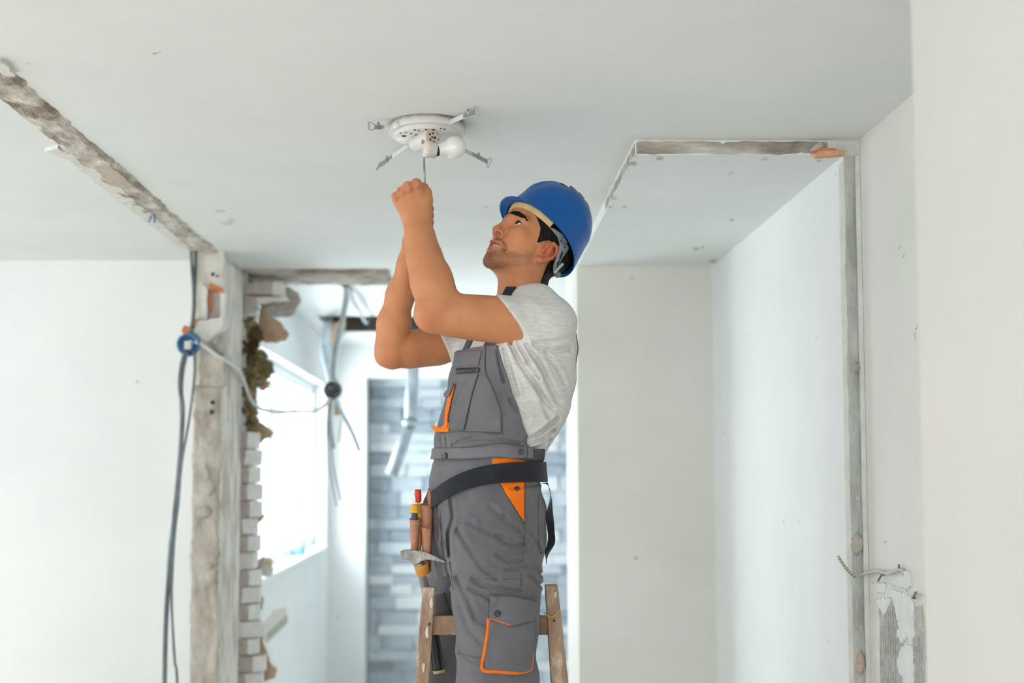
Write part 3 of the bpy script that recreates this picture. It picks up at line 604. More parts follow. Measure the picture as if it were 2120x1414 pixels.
def np_mesh(name, V, Q, m, parent=None, smooth=True):
    me = bpy.data.meshes.new(name)
    me.vertices.add(len(V)); me.vertices.foreach_set('co', np.asarray(V, f32).ravel())
    me.loops.add(len(Q)*4); me.loops.foreach_set('vertex_index', np.asarray(Q, np.int32).ravel())
    me.polygons.add(len(Q)); me.polygons.foreach_set('loop_start', np.arange(0, len(Q)*4, 4, dtype=np.int32))
    me.update(calc_edges=True)
    return link(name, me, m, parent, smooth)
def solid(name, fn, lo, hi, h, m, parent=None, smooth=True):
    V, Q = mesh_sdf(fn, lo, hi, h); return np_mesh(name, V, Q, m, parent, smooth)
def hit(px, py, fn, y0=3.2, y1=3.95, off=0.0):     # where a line of sight meets a solid
    r = np.array(ray(px, py)); o = np.array([0, 0, ZC]); t = y0/r[1]; best = (9, t)
    for _ in range(80):
        d = float(fn((o+r*t)[None].astype(f32))[0]) - off
        if d < best[0]: best = (d, t)
        if d < 3e-4: break
        t += d*.6
        if t*r[1] > y1: t = best[1]; break
    return Vector(o+r*t)
def grad(fn, p, e=.003):
    Q = np.array([[p[0]+e, p[1], p[2]], [p[0]-e, p[1], p[2]], [p[0], p[1]+e, p[2]], [p[0], p[1]-e, p[2]], [p[0], p[1], p[2]+e], [p[0], p[1], p[2]-e]], f32)
    d = fn(Q); return Vector((d[0]-d[1], d[2]-d[3], d[4]-d[5])).normalized()
def A3(px, py, Y): return np.array(at(px, py, Y), f32)

# ------------------------------------------------------------------ materials of the man
def skin_mat():
    m = mat('skin', srgb(192, 127, 88), srgb(206, 143, 101), 0.5, 14, 0.10, 260, sss=0.12, spec=0.35, lo=.3, hi=.7)
    nt = m.node_tree; N = nt.nodes; L = nt.links; b = N['Principled BSDF']; src = b.inputs['Base Color'].links[0].from_socket
    a = N.new('ShaderNodeAttribute'); a.attribute_name = 'tone'; sp = N.new('ShaderNodeSeparateColor'); L.new(a.outputs['Color'], sp.inputs[0])
    tc = N.new('ShaderNodeTexCoord'); n = N.new('ShaderNodeTexNoise'); n.inputs['Scale'].default_value = 420; n.inputs['Detail'].default_value = 2; L.new(tc.outputs['Object'], n.inputs['Vector'])
    mr = N.new('ShaderNodeMapRange'); mr.inputs[1].default_value = .35; mr.inputs[2].default_value = .65; mr.inputs[3].default_value = 0.35; mr.inputs[4].default_value = 1; L.new(n.outputs['Fac'], mr.inputs[0])
    mu = N.new('ShaderNodeMath'); mu.operation = 'MULTIPLY'; L.new(sp.outputs[0], mu.inputs[0]); L.new(mr.outputs[0], mu.inputs[1])
    def mix(fac, c, col_):
        x = N.new('ShaderNodeMix'); x.data_type = 'RGBA'; L.new(fac, x.inputs['Factor']); L.new(c, x.inputs['A']); x.inputs['B'].default_value = col_; return x.outputs['Result']
    c = mix(sp.outputs[2], src, srgb(190, 100, 70)); c = mix(sp.outputs[1], c, srgb(178, 102, 90)); c = mix(mu.outputs[0], c, srgb(58, 42, 36))
    L.new(c, b.inputs['Base Color']); return m
M_SKIN = skin_mat()
M_HAIR = mat('dark_hair', srgb(14, 12, 12), srgb(28, 23, 21), 0.5, 60, 0.8, 240, stretch=(1, 1, .2), spec=.2)
def fabric(name, c1, c2, wscale, amp=.25, rough=.9, stretch=(1, 1, 1), cs=7):
    m = mat(name, c1, c2, rough, cs, 0.0, spec=.15, stretch=stretch)
    nt = m.node_tree; N = nt.nodes; L = nt.links; b = N['Principled BSDF']; b.inputs['Sheen Weight'].default_value = .15
    tc = N.new('ShaderNodeTexCoord'); n = N.new('ShaderNodeTexNoise'); n.inputs['Scale'].default_value = wscale; n.inputs['Detail'].default_value = 3
    mp = N.new('ShaderNodeMapping'); mp.inputs['Scale'].default_value = stretch; L.new(tc.outputs['Object'], mp.inputs[0]); L.new(mp.outputs[0], n.inputs['Vector'])
    n2 = N.new('ShaderNodeTexNoise'); n2.inputs['Scale'].default_value = 24; n2.inputs['Detail'].default_value = 4; n2.inputs['Distortion'].default_value = .6; L.new(tc.outputs['Object'], n2.inputs['Vector'])
    ad_ = N.new('ShaderNodeMath'); ad_.operation = 'MULTIPLY_ADD'; ad_.inputs[1].default_value = 1.6; L.new(n2.outputs['Fac'], ad_.inputs[0]); L.new(n.outputs['Fac'], ad_.inputs[2])
    bp = N.new('ShaderNodeBump'); bp.inputs['Strength'].default_value = amp; bp.inputs['Distance'].default_value = .003; L.new(ad_.outputs[0], bp.inputs['Height']); L.new(bp.outputs[0], b.inputs['Normal'])
    return m
M_GREY = fabric('grey_workwear', srgb(100, 99, 104), srgb(114, 112, 117), 320, .5)
M_GREYD = fabric('grey_workwear_seam', srgb(74, 73, 76), srgb(88, 87, 90), 320)
M_GREYL = fabric('grey_workwear_band', srgb(108, 107, 112), srgb(120, 118, 123), 320, .4)
M_SHIRT = fabric('heather_grey_jersey', srgb(204, 203, 201), srgb(220, 219, 216), 200, .3, stretch=(1, 1, 4), cs=45)
M_ORANGE = fabric('orange_fabric', srgb(240, 112, 14), srgb(248, 126, 26), 320)
M_BLACKWEB = fabric('black_webbing', srgb(30, 33, 37), srgb(44, 47, 52), 500, .4)
M_BLACKPL = mat('black_plastic', srgb(28, 30, 34), srgb(40, 42, 46), .4, 10)
M_BUTTON = mat('button_plastic', srgb(66, 66, 70), srgb(88, 88, 92), .35, 10, metal=.2)
M_BLUEHAT = mat('blue_hard_hat', srgb(0, 82, 158), srgb(0, 88, 166), .34, 6, .02, 80, spec=.32, coat=.08)

# ------------------------------------------------------------------ body frame: chest turned 25 degrees towards the viewer
BY = math.radians(25); FWD = np.array([-math.cos(BY), -math.sin(BY)], f32); LEF = np.array([math.sin(BY), -math.cos(BY)], f32)
YT = 3.66; KT = YT/2800
def loft(rows):
    z, cx_, a, b = [], [], [], []
    for y, xl, xr, bb_ in rows:
        c = at((xl+xr)/2, y, YT); hw = (xr-xl)/2*KT*.962
        z.append(c.z); cx_.append(c.x); b.append(bb_); a.append(math.sqrt(max(hw*hw-(bb_*math.sin(BY))**2, 1e-4))/math.cos(BY))
    zz = np.array(z[::-1]); fine = np.linspace(zz[0], zz[-1], 120)
    ker = np.exp(-np.linspace(-2, 2, 13)**2); ker /= ker.sum()
    def sm(v):
        w = np.interp(fine, zz, v[::-1]); return np.convolve(np.pad(w, 6, mode='edge'), ker, 'valid')
    T = [sm(cx_), sm(a), sm(b)]; z0, z1 = fine[0], fine[-1]
    def fn(P):
        Z = P[:, 2]; cx2, a2, b2 = (np.interp(Z, fine, t).astype(f32) for t in T)
        dx, dy = P[:, 0]-cx2, P[:, 1]-YT
        p, q = dx*FWD[0]+dy*FWD[1], dx*LEF[0]+dy*LEF[1]
        # slightly boxy cross-section
        k = (np.abs(p/a2)**2.3+np.abs(q/b2)**2.3)**(1/2.3)
        d = (k-1)*np.minimum(a2, b2)*.9
        dz = np.maximum(z0-Z, Z-z1)
        return np.where(dz > 0, np.sqrt(np.maximum(d, 0)**2+np.maximum(dz, 0)**2)+np.minimum(d, 0)*0, np.maximum(d, dz))
    def frame(P):
        Z = P[:, 2]; cx2, a2, b2 = (np.interp(Z, fine, t).astype(f32) for t in T)
        dx, dy = P[:, 0]-cx2, P[:, 1]-YT
        return dx*FWD[0]+dy*FWD[1], dx*LEF[0]+dy*LEF[1], a2, b2
    return fn, frame
torso, tframe = loft([(614, 1058, 1128, .055), (624, 1044, 1146, .10), (640, 1026, 1162, .15), (660, 1002, 1176, .183), (690, 960, 1187, .20), (730, 944, 1192, .20), (760, 940, 1191, .198),
                      (800, 933, 1187, .195), (850, 920, 1178, .19), (900, 906, 1154, .185), (930, 902, 1130, .182), (960, 900, 1112, .18)])
S1, E1, W1 = A3(1122, 672, 3.52), A3(893, 652, 3.46), A3(864, 462, 3.53)
S2, E2, W2 = A3(1005, 696, 3.83), A3(813, 728, 3.69), A3(855, 512, 3.60)

# ------------------------------------------------------------------ head frame
HYAW, HPIT = math.radians(29), math.radians(42)
hf = np.array([-math.cos(HPIT)*math.cos(HYAW), -math.cos(HPIT)*math.sin(HYAW), math.sin(HPIT)], f32)
hl = np.array([math.sin(HYAW), -math.cos(HYAW), 0], f32); hu = np.cross(hf, hl).astype(f32)
HO = A3(1126, 526, 3.545) - f32(.080)*hl
HM = np.stack([hf, hl, hu], 1)
def hloc(P): return (P-HO)@HM                      # world -> (forward, left, up)
def hw(p): return Vector(HO + HM@(np.array(p, f32)))
mm = lambda *p: np.array(p, f32)/1000
NECK0, NECK1 = np.array(hw(mm(-12, 0, -36)), f32), A3(1075, 650, 3.65)
def head_sdf(P):
    Q = hloc(P); S = Q.copy(); S[:, 1] = np.abs(Q[:, 1])          # mirror: one side modelled
    d = ell(Q, mm(12, 0, 72), mm(110, 84, 100))
    d = smin(d, ell(Q, mm(48, 0, -2), mm(58, 66, 80)), .03)
    d = smin(d, rc(S, mm(8, 62, 2), mm(20, 56, -44), .018, .020), .03)
    d = smin(d, rc(S, mm(20, 56, -44), mm(70, 22, -83), .020, .017), .022)
    d = smin(d, ell(Q, mm(72, 0, -82), mm(18, 26, 20)), .016)
    d = smin(d, ell(Q, mm(73, 0, -50), mm(31, 38, 34)), .018)
    d = smin(d, ell(S, mm(80, 48, 2), mm(22, 20, 17)), .022)
    d = smin(d, rc(S, mm(109, 10, 38), mm(92, 57, 38), .012, .009), .014)
    d = smax(d, -ell(S, mm(120, 40, 16), mm(20, 21, 15)), .014)
    d = smin(d, sph(S, mm(87, 43, 20), .0175), .005)              # lids
    d = smin(d, rc(Q, mm(111, 0, 30), mm(118, 0, -10), .0080, .0098), .010)
    d = smin(d, sph(Q, mm(119, 0, -15), .0112), .006)
    d = smin(d, ell(S, mm(107, 14, -18), mm(12, 8.5, 9.5)), .006)
    d = smax(d, -smin(ell(S, mm(109, 9.5, -25), mm(8.5, 5.0, 12)), ell(S, mm(112, 13, -28), mm(8.5, 9, 8)), .002), .0015)
    d = smax(d, -rc(S, mm(113, 11, -27), mm(96, 8, 2), .0062, .0045), .0012)
    d = smax(d, -ell(S, mm(97, 25, -18), mm(7, 4, 9)), .008)      # wing crease
    up = smin(rc(S, mm(104, 6, -46), mm(83, 36, -52), .0064, .0035), rc(S, mm(105, 0, -45.5), mm(104, 6, -46), .005, .0062), .004)
    dn = rc(S, mm(97, 0, -64), mm(82, 34, -55), .0078, .004)
    d = smin(d, up, .004); d = smin(d, dn, .005)
    d = smax(d, -ell(Q, mm(100, 0, -55), mm(24, 31, 6.4)), .0025)  # parted lips
    d = smax(d, -ell(Q, mm(100, 0, -75), mm(9, 26, 5)), .008)
    slit = ell(S, mm(106, 45, 20.5), mm(18, 15.5, 7.2)); d = smax(d, -slit, .0015)
    # ear
    e = ell(S, mm(-5, 86, 4), mm(17, 6, 31))
    hp = [(mm(9, 86, 6), .004), (mm(10, 91, 22), .0045), (mm(2, 95, 34), .005), (mm(-12, 97, 34), .005), (mm(-21, 97, 20), .005), (mm(-20, 96, 2), .0045), (mm(-10, 93, -16), .0045), (mm(0, 89, -26), .006)]
    e = smin(e, chain(S, hp, .003), .004)
    e = smin(e, sph(S, mm(3, 87, -24), .0085), .005)
    e = smin(e, rc(S, mm(-2, 93, 24), mm(-9, 93, -10), .003, .0035), .004)
    e = smax(e, -ell(S, mm(1, 97, 0), mm(8, 10, 13)), .004)
    e = smin(e, rc(S, mm(10, 87, 4), mm(9, 87, -6), .005, .004), .003)
    d = smin(d, e, .007)
    nk = rc(P, NECK0, NECK1, .064, .066)
    d = smin(d, nk, .03)
    return d
def hand_near(P):
    d = None
    K = [(A3(863, 383, 3.497), .0150), (A3(845, 389, 3.495), .0145), (A3(832, 399, 3.502), .0132), (A3(821, 409, 3.512), .0122)]
    base = [A3(872, 446, 3.527), A3(864, 449, 3.523), A3(856, 452, 3.525), A3(850, 453, 3.53)]
    for (k, r), b in zip(K, base):
        e = rc(P, b, k + np.array([.001, .009, -.006], f32), .020, r+.001); d = e if d is None else smin(d, e, .012)
    d = smin(d, rc(P, A3(870, 444, 3.545), A3(858, 408, 3.535), .024, .022), .02)
    for i, (k, r) in enumerate(K):                               # fingers bend back over the knuckles and close on the handle
        p1 = k + np.array([.004, .046-.004*i, .003], f32); p2 = k + np.array([.020, .060-.004*i, -.016], f32); p3 = k + np.array([.027, .040, -.026], f32)
        e = chain(P, [(k, r*.95), (p1, r*.80), (p2, r*.72), (p3, r*.62)], .004)
        d = smin(d, e, .005)
        d = smin(d, sph(P, k + np.array([-.0015, -.003, .0035], f32), r*.92), .006)
    for i in range(3):                                           # tendon hollows between the knuckles
        m_ = (K[i][0]+K[i+1][0])/2; d = smax(d, -rc(P, m_+np.array([0, -.020, .010], f32), m_+np.array([.006, -.024, -.02], f32), .0065, .004), .008)
    th = chain(P, [(A3(874, 444, 3.53), .021), (A3(882, 416, 3.522), .0165), (A3(883, 398, 3.528), .0118), (A3(880, 386, 3.540), .0088)], .010)
    return smin(d, th, .014)
def hand_far(P):
    d = rc(P, A3(856, 500, 3.60), A3(862, 452, 3.605), .026, .028)
    d = smin(d, rc(P, A3(866, 470, 3.605), A3(868, 436, 3.60), .022, .018), .02)
    for i, y in enumerate((430, 444, 458, 471)):
        k = A3(868, y-4, 3.612); r = (.0105, .0108, .0104, .0092)[i]
        e = chain(P, [(k, r+.002), (A3(889, y, 3.60), r), (A3(891, y+3, 3.573), r*.88), (A3(882, y+5, 3.558), r*.74)], .004); d = smin(d, e, .006)
    th = chain(P, [(A3(852, 478, 3.585), .017), (A3(856, 445, 3.57), .0125), (A3(866, 425, 3.565), .010)], .006)
    return smin(d, th, .012)
def arms_sdf(P):
    a = rc(P, S1, E1, .063, .046)
    a = smin(a, rc(P, A3(1060, 657, 3.49), A3(945, 645, 3.465), .051, .046), .02)
    a = smin(a, rc(P, A3(1075, 672, 3.51), A3(930, 664, 3.475), .053, .036), .02)
    a = smin(a, rc(P, A3(884, 656, 3.462), A3(897, 668, 3.462), .024, .022), .014)
    fa = chain(P, [(A3(902, 632, 3.46), .050), (A3(891, 580, 3.475), .0475), (A3(878, 532, 3.495), .0415), (A3(869, 490, 3.515), .0345), (A3(864, 458, 3.53), .0300)], .03)
    fa = smin(fa, rc(P, A3(920, 618, 3.455), A3(902, 568, 3.47), .034, .030), .03)
    a = smin(a, fa, .016)
    a = smin(a, hand_near(P), .026)
    b = rc(P, S2, E2, .060, .046)
    b = smin(b, rc(P, A3(905, 718, 3.75), A3(850, 726, 3.71), .050, .046), .02)
    b = smin(b, rc(P, A3(797, 738, 3.69), A3(812, 742, 3.69), .026, .026), .016)
    fb = chain(P, [(A3(810, 718, 3.69), .046), (A3(815, 670, 3.68), .0430), (A3(829, 610, 3.66), .0365), (A3(847, 548, 3.62), .030), (A3(855, 505, 3.60), .028)], .02)
    b = smin(b, fb, .007)
    b = smin(b, hand_far(P), .014)
    return np.minimum(a, b)
def body_sdf(P):
    d = smin(torso(P)+.012, arms_sdf(P), .02)
    return smin(d, rc(P, NECK0, NECK1, .062, .064), .03)

# ------------------------------------------------------------------ the man
person = setp(empty('person'), 'workman in blue hard hat and grey bib overalls reaching up to a ceiling light', 'person')
def upper(P):
    d = arms_sdf(P); t = smin(torso(P)+.014, rc(P, NECK0, NECK1, .058, .06), .03)
    return smin(d, t, .02)
Va, Qa = mesh_sdf(lambda P: np.maximum(upper(P), f32(1.90)-P[:, 2]), (-.30, 3.38, 1.87), (.42, 3.98, 2.50), .0024)
def headcut(P): return np.maximum(head_sdf(P), -(P-NECK1)@V3((0.25, 0, .968)) - .02)
Vh, Qh = mesh_sdf(headcut, (-.03, 3.44, 2.02), (.36, 3.80, 2.44), .0015)
body = np_mesh('body', np.concatenate([Va, Vh]), np.concatenate([Qa, Qh+len(Va)]), M_SKIN, person)
# skin tone zones: beard shadow, lips, redness
Vall = np.concatenate([Va, Vh]).astype(f32); ish = np.r_[np.zeros(len(Va), bool), np.ones(len(Vh), bool)]
Qx = hloc(Vall); Sx = Qx.copy(); Sx[:, 1] = np.abs(Sx[:, 1])
ss = lambda e0, e1, x: (lambda t: t*t*(3-2*t))(np.clip((x-e0)/(e1-e0), 0, 1))
ff, ll, uu = Qx[:, 0]*1000, Sx[:, 1]*1000, Qx[:, 2]*1000
cheek = poly2(ff, uu, [(36, 6), (30, -20), (44, -44), (70, -52), (84, -58), (88, -64), (96, -70), (130, -74), (130, -130), (60, -104), (30, -80), (8, -58), (14, -30), (26, 6)])
jawm = ss(5, -9, cheek)*np.where(ff < 62, ss(-118, -96, uu-0*ff), 1)
must = ss(4, -3, poly2(ff, uu, [(132, -30), (104, -32), (88, -42), (76, -54), (78, -68), (84, -62), (88, -52), (98, -43), (132, -41)]))*(ff > 70)
soul = ss(8, 3, ll)*ss(-66, -70, uu)*(ff > 85)
stub = np.clip(.62*jawm*ss(20, 60, ff+.0) + .42*jawm*(1-ss(20, 60, ff)) + .85*must + .6*soul + .40*ss(34, 10, ll)*jawm*(ff > 50)*ss(-60, -80, uu), 0, .92)
lip = np.clip(ss(.0045, .0005, np.minimum(rc(Sx, mm(105, 3, -46), mm(83, 36, -52), .0055, .003), rc(Sx, mm(97, 0, -64), mm(82, 34, -55), .007, .0035))), 0, 1)
stub = stub*(1-lip)
ear = ss(.012, .0, np.abs(ll/1000-.094)-.012)*ss(30, 10, ff)*ss(-36, -20, uu)*ss(44, 30, uu)
red = np.clip(.75*ear*(ll > 82) + .35*np.exp(-((ff-128)**2+ll**2+(uu+14)**2)/500) + .22*np.exp(-((ff-92)**2+(ll-48)**2+(uu+10)**2)/700), 0, 1)
for kx_, ky_, kY, rad, am in ((886, 658, 3.43, .03, .55), (862, 378, 3.49, .012, .6), (843, 384, 3.49, .012, .55), (831, 394, 3.49, .012, .5), (819, 405, 3.5, .012, .5), (805, 745, 3.66, .03, .5), (880, 392, 3.53, .015, .4)):
    red = np.maximum(red, am*np.exp(-((Vall-A3(kx_, ky_, kY))**2).sum(1)/rad**2))
colr = np.zeros((len(Vall), 4), f32); colr[:, 0] = np.where(ish, stub, 0); colr[:, 1] = np.where(ish, lip, 0); colr[:, 2] = red; colr[:, 3] = 1
ca = body.data.color_attributes.new('tone', 'FLOAT_COLOR', 'POINT'); ca.data.foreach_set('color', colr.ravel())
# eyes, brows, teeth
M_EYEW = mat('eye_white', srgb(232, 228, 222), None, .2); M_IRIS = mat('dark_iris', srgb(40, 26, 18), srgb(62, 40, 26), .2, 200); M_LASH = mat('lash', srgb(20, 16, 15), None, .6)
for s in (1, -1):
    c = hw(mm(87, 43*s, 20)); gz = hw(mm(87+100, 43*s+14*s, 20+18)) - c; gz.normalize()
    ey = MB().lathe([(.0158*math.sin(math.radians(t)), .0158*math.cos(math.radians(t))) for t in range(180, 26, -8)], c, gz, 28, cap=False).build('eye', M_EYEW, person, smooth=True)
    MB().lathe([(.0078, .0139), (.0058, .0153), (.0030, .0160), (.0, .0162)], c, gz, 24, cap=False).build('iris', M_IRIS, ey, smooth=True)
    def brow(P, s=s):
        Q = hloc(P); q = Q.copy(); q[:, 1] *= s
        w = chain(q, [(mm(121, 12, 49), .0036), (mm(115, 32, 48), .0046), (mm(104, 53, 43), .0030), (mm(92, 65, 37), .0003)], .003)
        nz = .0009*np.sin(q[:, 0]*1900+q[:, 2]*900)*np.sin(q[:, 1]*1500)
        return np.maximum(head_sdf(P)-.0011-nz, w-.0032)
    c = hw(mm(106, 40*s, 45)); solid('eyebrow', brow, c-Vector((.045, .045, .045)), c+Vector((.045, .045, .045)), .0014, M_HAIR, person)
    ls = [hw(mm(87+17.8*math.cos(a)*math.cos(b), s*(43+17.8*math.sin(a)*math.cos(b)), 20+17.8*math.sin(b))) for a, b in ((-.75, .18), (-.4, .36), (0, .42), (.4, .38), (.8, .25), (1.0, .1))]
    MB().tube(smooth_path(ls, 4), .0013, 6).build('eyelash', M_LASH, person, smooth=True)
tp = [hw(mm(93-.022*y*y, y, -51)) for y in range(-24, 25, 3)]
MB().tube(tp, .0048, 8).build('teeth', mat('tooth_enamel', srgb(226, 220, 208), None, .3), person, smooth=True)
# hair under the helmet
HP = [(98, 190), (98, 82), (90, 73), (72, 60), (52, 46), (41, 28), (35, 10), (30, 12), (25, 24), (12, 40), (-2, 44), (-18, 42), (-30, 32), (-32, 14), (-34, -4), (-42, -24), (-58, -60), (-66, -74), (-110, -60), (-140, 0), (-140, 190)]
def hair_sdf(P):
    Q = hloc(P); q = Q*1000
    st = .0007*np.sin(q[:, 0]*1.7-q[:, 2]*.6+1.5*np.sin(q[:, 2]*.07)+q[:, 1]*.5) + .0005*np.sin(q[:, 0]*2.9-q[:, 2]*1.1)
    ed = poly2(q[:, 0]+.7*np.sin(q[:, 2]*1.3), q[:, 2], [(a, b) for a, b in HP])/1000
    base = np.minimum(ell(Q, mm(12, 0, 72), mm(110, 84, 100)), head_sdf(P))
    return smax(base-.005-st, ed, .006)
solid('hair', hair_sdf, (.0, 3.46, 2.06), (.36, 3.80, 2.36), .002, M_HAIR, person)

# ------------------------------------------------------------------ t-shirt
def pxl(pts, Y): return [(at(x, y, Y).x, at(x, y, Y).z) for x, y in pts]
z4 = lambda pts: [(820+x/3.721, 680+y/3.721) for x, y in pts]
SHF = [(pxl(z4(p), 3.52), w*.72, a*1.25) for p, w, a in (
    ([(880, 130), (940, 260), (1010, 380), (1200, 620)], .008, .006), ([(1000, 140), (1120, 330), (1230, 560)], .008, .005), ([(930, 130), (1010, 270), (1100, 400)], .006, .004),
    ([(830, 170), (870, 330), (930, 520)], .008, .005), ([(1060, 150), (1200, 190), (1340, 160)], .008, .004), ([(1050, 130), (1240, 110), (1350, 80)], .007, .003),
    ([(1000, 870), (1120, 800), (1250, 690)], .007, .007), ([(1010, 890), (1130, 850), (1230, 770)], .006, .006), ([(1060, 930), (1150, 890), (1200, 820)], .006, .005), ([(1110, 960), (1180, 900), (1200, 850)], .005, .004),
    ([(780, 180), (800, 300), (830, 420)], .006, .004), ([(1000, 300), (1080, 450), (1150, 620), (1180, 680)], .009, .004), ([(1090, 250), (1180, 420), (1260, 560)], .009, .0035),
    ([(440, 900), (560, 860), (700, 850), (900, 880), (980, 890)], .007, .0035), ([(480, 870), (620, 830), (780, 820)], .006, .0025), ([(340, 830), (350, 900)], .005, .002), ([(380, 830), (392, 900)], .005, .002),
    ([(460, 560), (500, 480), (560, 400)], .007, .0022), ([(880, 560), (930, 640), (1010, 700)], .008, .003), ([(1150, 200), (1250, 330), (1300, 420)], .008, .003))]
def folds(P, L, Ymax):
    g = np.zeros(len(P), f32); m = P[:, 1] < Ymax
    if m.any():
        U, W = P[m, 0], P[m, 2]; s = np.zeros(len(U), f32)
        for pl, w, a in L:
            d = line2(U, W, pl); s += a*np.exp(-(d/w)**2) - .45*a*np.exp(-((d-2.0*w)/(1.1*w))**2)
        g[m] = s
    return g
NH1 = np.array(at(1030, 617, 3.49), f32); NH2 = np.array(at(906, 684, 3.76), f32)
def shirt_base(P):
    w = .0016*np.sin(P[:, 0]*31+P[:, 2]*47+2*np.sin(P[:, 1]*23))+.0011*np.sin(P[:, 2]*83-P[:, 0]*52)
    return torso(P) + folds(P, SHF, 3.68) + w
def shirt_sdf(P):
    d = shirt_base(P)
    s1 = smin(rc(P, S1+V3((.01, .01, .0)), A3(1020, 664, 3.485), .077, .068), rc(P, A3(1105, 640, 3.55), A3(1085, 690, 3.51), .07, .05), .02)
    s1 = s1 + .6*folds(P, SHF, 3.68) + .0018*np.sin(P[:, 0]*70+P[:, 2]*60)
    s1 = smax(s1, (P-NH1)@V3((-.81, 0, -.585)), .004)
    s2 = rc(P, S2, A3(880, 712, 3.73), .075, .070); s2 = smax(s2, (P-NH2)@V3((-.9, 0, -.43)), .004)
    d = smin(d, s1, .028); d = smin(d, s2, .03)
    ax = (NECK0-NECK1); ax = ax/np.linalg.norm(ax); q = P-(NECK1+ax*f32(.040)); t = q@V3((-0.10, -.05, .985)); r = np.sqrt(np.maximum((q*q).sum(1)-t*t, 0))
    col_ = np.sqrt((r-.072)**2+(t*.45)**2)-.005
    d = smin(d, col_, .012)
    d = smax(d, -(rc(P, NECK0, NECK1+ax*f32(.02), .064, .0665)), .003)
    return d
shirt = solid('t_shirt', lambda P: np.maximum(shirt_sdf(P), f32(1.66)-P[:, 2]), (-.13, 3.36, 1.62), (.34, 3.96, 2.22), .0026, M_SHIRT, person)
# ------------------------------------------------------------------ bib overalls
pelvis, pframe = loft([(925, 902, 1126, .186), (945, 899, 1116, .188), (965, 892, 1116, .188), (1000, 888, 1120, .19), (1050, 888, 1124, .192), (1100, 889, 1126, .188), (1150, 892, 1122, .18), (1190, 905, 1115, .15)])
z5 = lambda pts: [(800+x/3.257, 980+y/3.257) for x, y in pts]
PTF = [(pxl(z5(p), 3.5), w*.55, a*1.05) for p, w, a in (
    ([(480, 380), (560, 500), (640, 620), (740, 690)], .012, .006), ([(430, 160), (450, 300), (415, 420), (425, 560)], .009, .007), ([(560, 330), (700, 390), (860, 440)], .012, .005),
    ([(750, 420), (830, 470), (930, 480)], .010, .007), ([(740, 540), (830, 590), (930, 580)], .009, .006), ([(800, 640), (880, 630), (960, 600)], .008, .005), ([(580, 700), (650, 740), (760, 760), (900, 790)], .010, .006),
    ([(560, 770), (640, 790), (700, 830)], .010, .007), ([(480, 700), (560, 850), (600, 960), (680, 1000)], .012, .006), ([(500, 900), (560, 1040), (640, 1120)], .012, .005), ([(640, 330), (720, 330), (800, 290)], .012, .005),
    ([(960, 400), (1010, 470), (1040, 540)], .010, .006), ([(940, 620), (1000, 640), (1040, 690)], .010, .005), ([(500, 1200), (570, 1240), (650, 1240)], .010, .005), ([(360, 250), (370, 420), (390, 600), (430, 760)], .008, .006),
    ([(960, 680), (1010, 740), (1045, 760)], .010, .005), ([(330, 180), (335, 330), (340, 460)], .008, .005), ([(700, 220), (820, 330), (900, 370)], .012, .004), ([(840, 100), (1000, 80), (1060, 60)], .008, .003))]
NL = [((1022, 1080), 3.565, .113), ((1024, 1150), 3.545, .119), ((1027, 1215), 3.535, .114), ((1028, 1260), 3.532, .106), ((1028, 1310), 3.53, .103), ((1031, 1414), 3.51, .102), ((1036, 1560), 3.46, .090), ((1034, 1790), 3.42, .080)]
FL = [((958, 1080), 3.765, .105), ((952, 1150), 3.78, .090), ((944, 1220), 3.79, .080), ((938, 1300), 3.795, .078), ((934, 1414), 3.81, .078), ((930, 1560), 3.86, .074), ((930, 1760), 3.90, .070)]
NLc = [(A3(*p, Y), r) for p, Y, r in NL]; FLc = [(A3(*p, Y), r) for p, Y, r in FL]
def trouser0(P):
    d = smin(pelvis(P), rc(P, A3(1085, 1060, 3.63), A3(1084, 1105, 3.63), .052, .05), .03)
    d = smin(d, chain(P, FLc, .02), .018)
    return smin(d, chain(P, NLc, .02), .014)
def trouser(P):
    w = .0022*np.sin(P[:, 0]*37+P[:, 2]*29+2*np.sin(P[:, 1]*19+P[:, 2]*11))+.0016*np.sin(P[:, 2]*61-P[:, 0]*43)
    fo = folds(P, PTF, 3.64) + w
    return trouser0(P) + fo
ov = solid('overalls', lambda P: np.maximum(trouser(P), P[:, 2]-at(0, 938, 3.66).z), (-.16, 3.30, .46), (.26, 4.02, 1.74), .0034, M_GREY, person)
# bib: a panel over the chest that widens towards the waist
zy = lambda y: at(1000, y, 3.6).z
BZ = [zy(y) for y in (952, 932, 915, 880, 820, 760, 722)]; BP = [math.radians(a) for a in (98, 97, 92, 78, 60, 46, 38)]
def ang(P):
    p, q, a, b = tframe(P); return np.arctan2(q/b, p/a), p, q
def body_shell(P): return np.minimum(shirt_base(P), np.where(P[:, 2] < zy(925), pelvis(P)+.003, 9))
def bib_sdf(P):
    a, p, q = ang(P); lim = np.interp(P[:, 2], BZ, BP)
    t = body_shell(P)
    r = np.maximum((np.abs(a)-lim)*.13, np.maximum(P[:, 2]-zy(722), zy(946)-P[:, 2]))
    return smax(np.abs(t-.002)-.0055, r, .002)
solid('bib', bib_sdf, (-.14, 3.38, 1.66), (.30, 3.94, 2.04), .0024, M_GREY, ov)
def band_sdf(P):          # waistband
    t = np.minimum(torso(P), pelvis(P)+.002); zc_ = P[:, 2]
    return smax(np.abs(t-.005)-.005, np.maximum(zc_-zy(927), zy(950)-zc_), .002)
solid('waistband', lambda P: np.maximum(band_sdf(P), -.02+P[:, 0]-at(1085, 940, 3.6).x), (-.14, 3.38, 1.64), (.30, 3.94, 1.74), .0024, M_GREYL, ov)
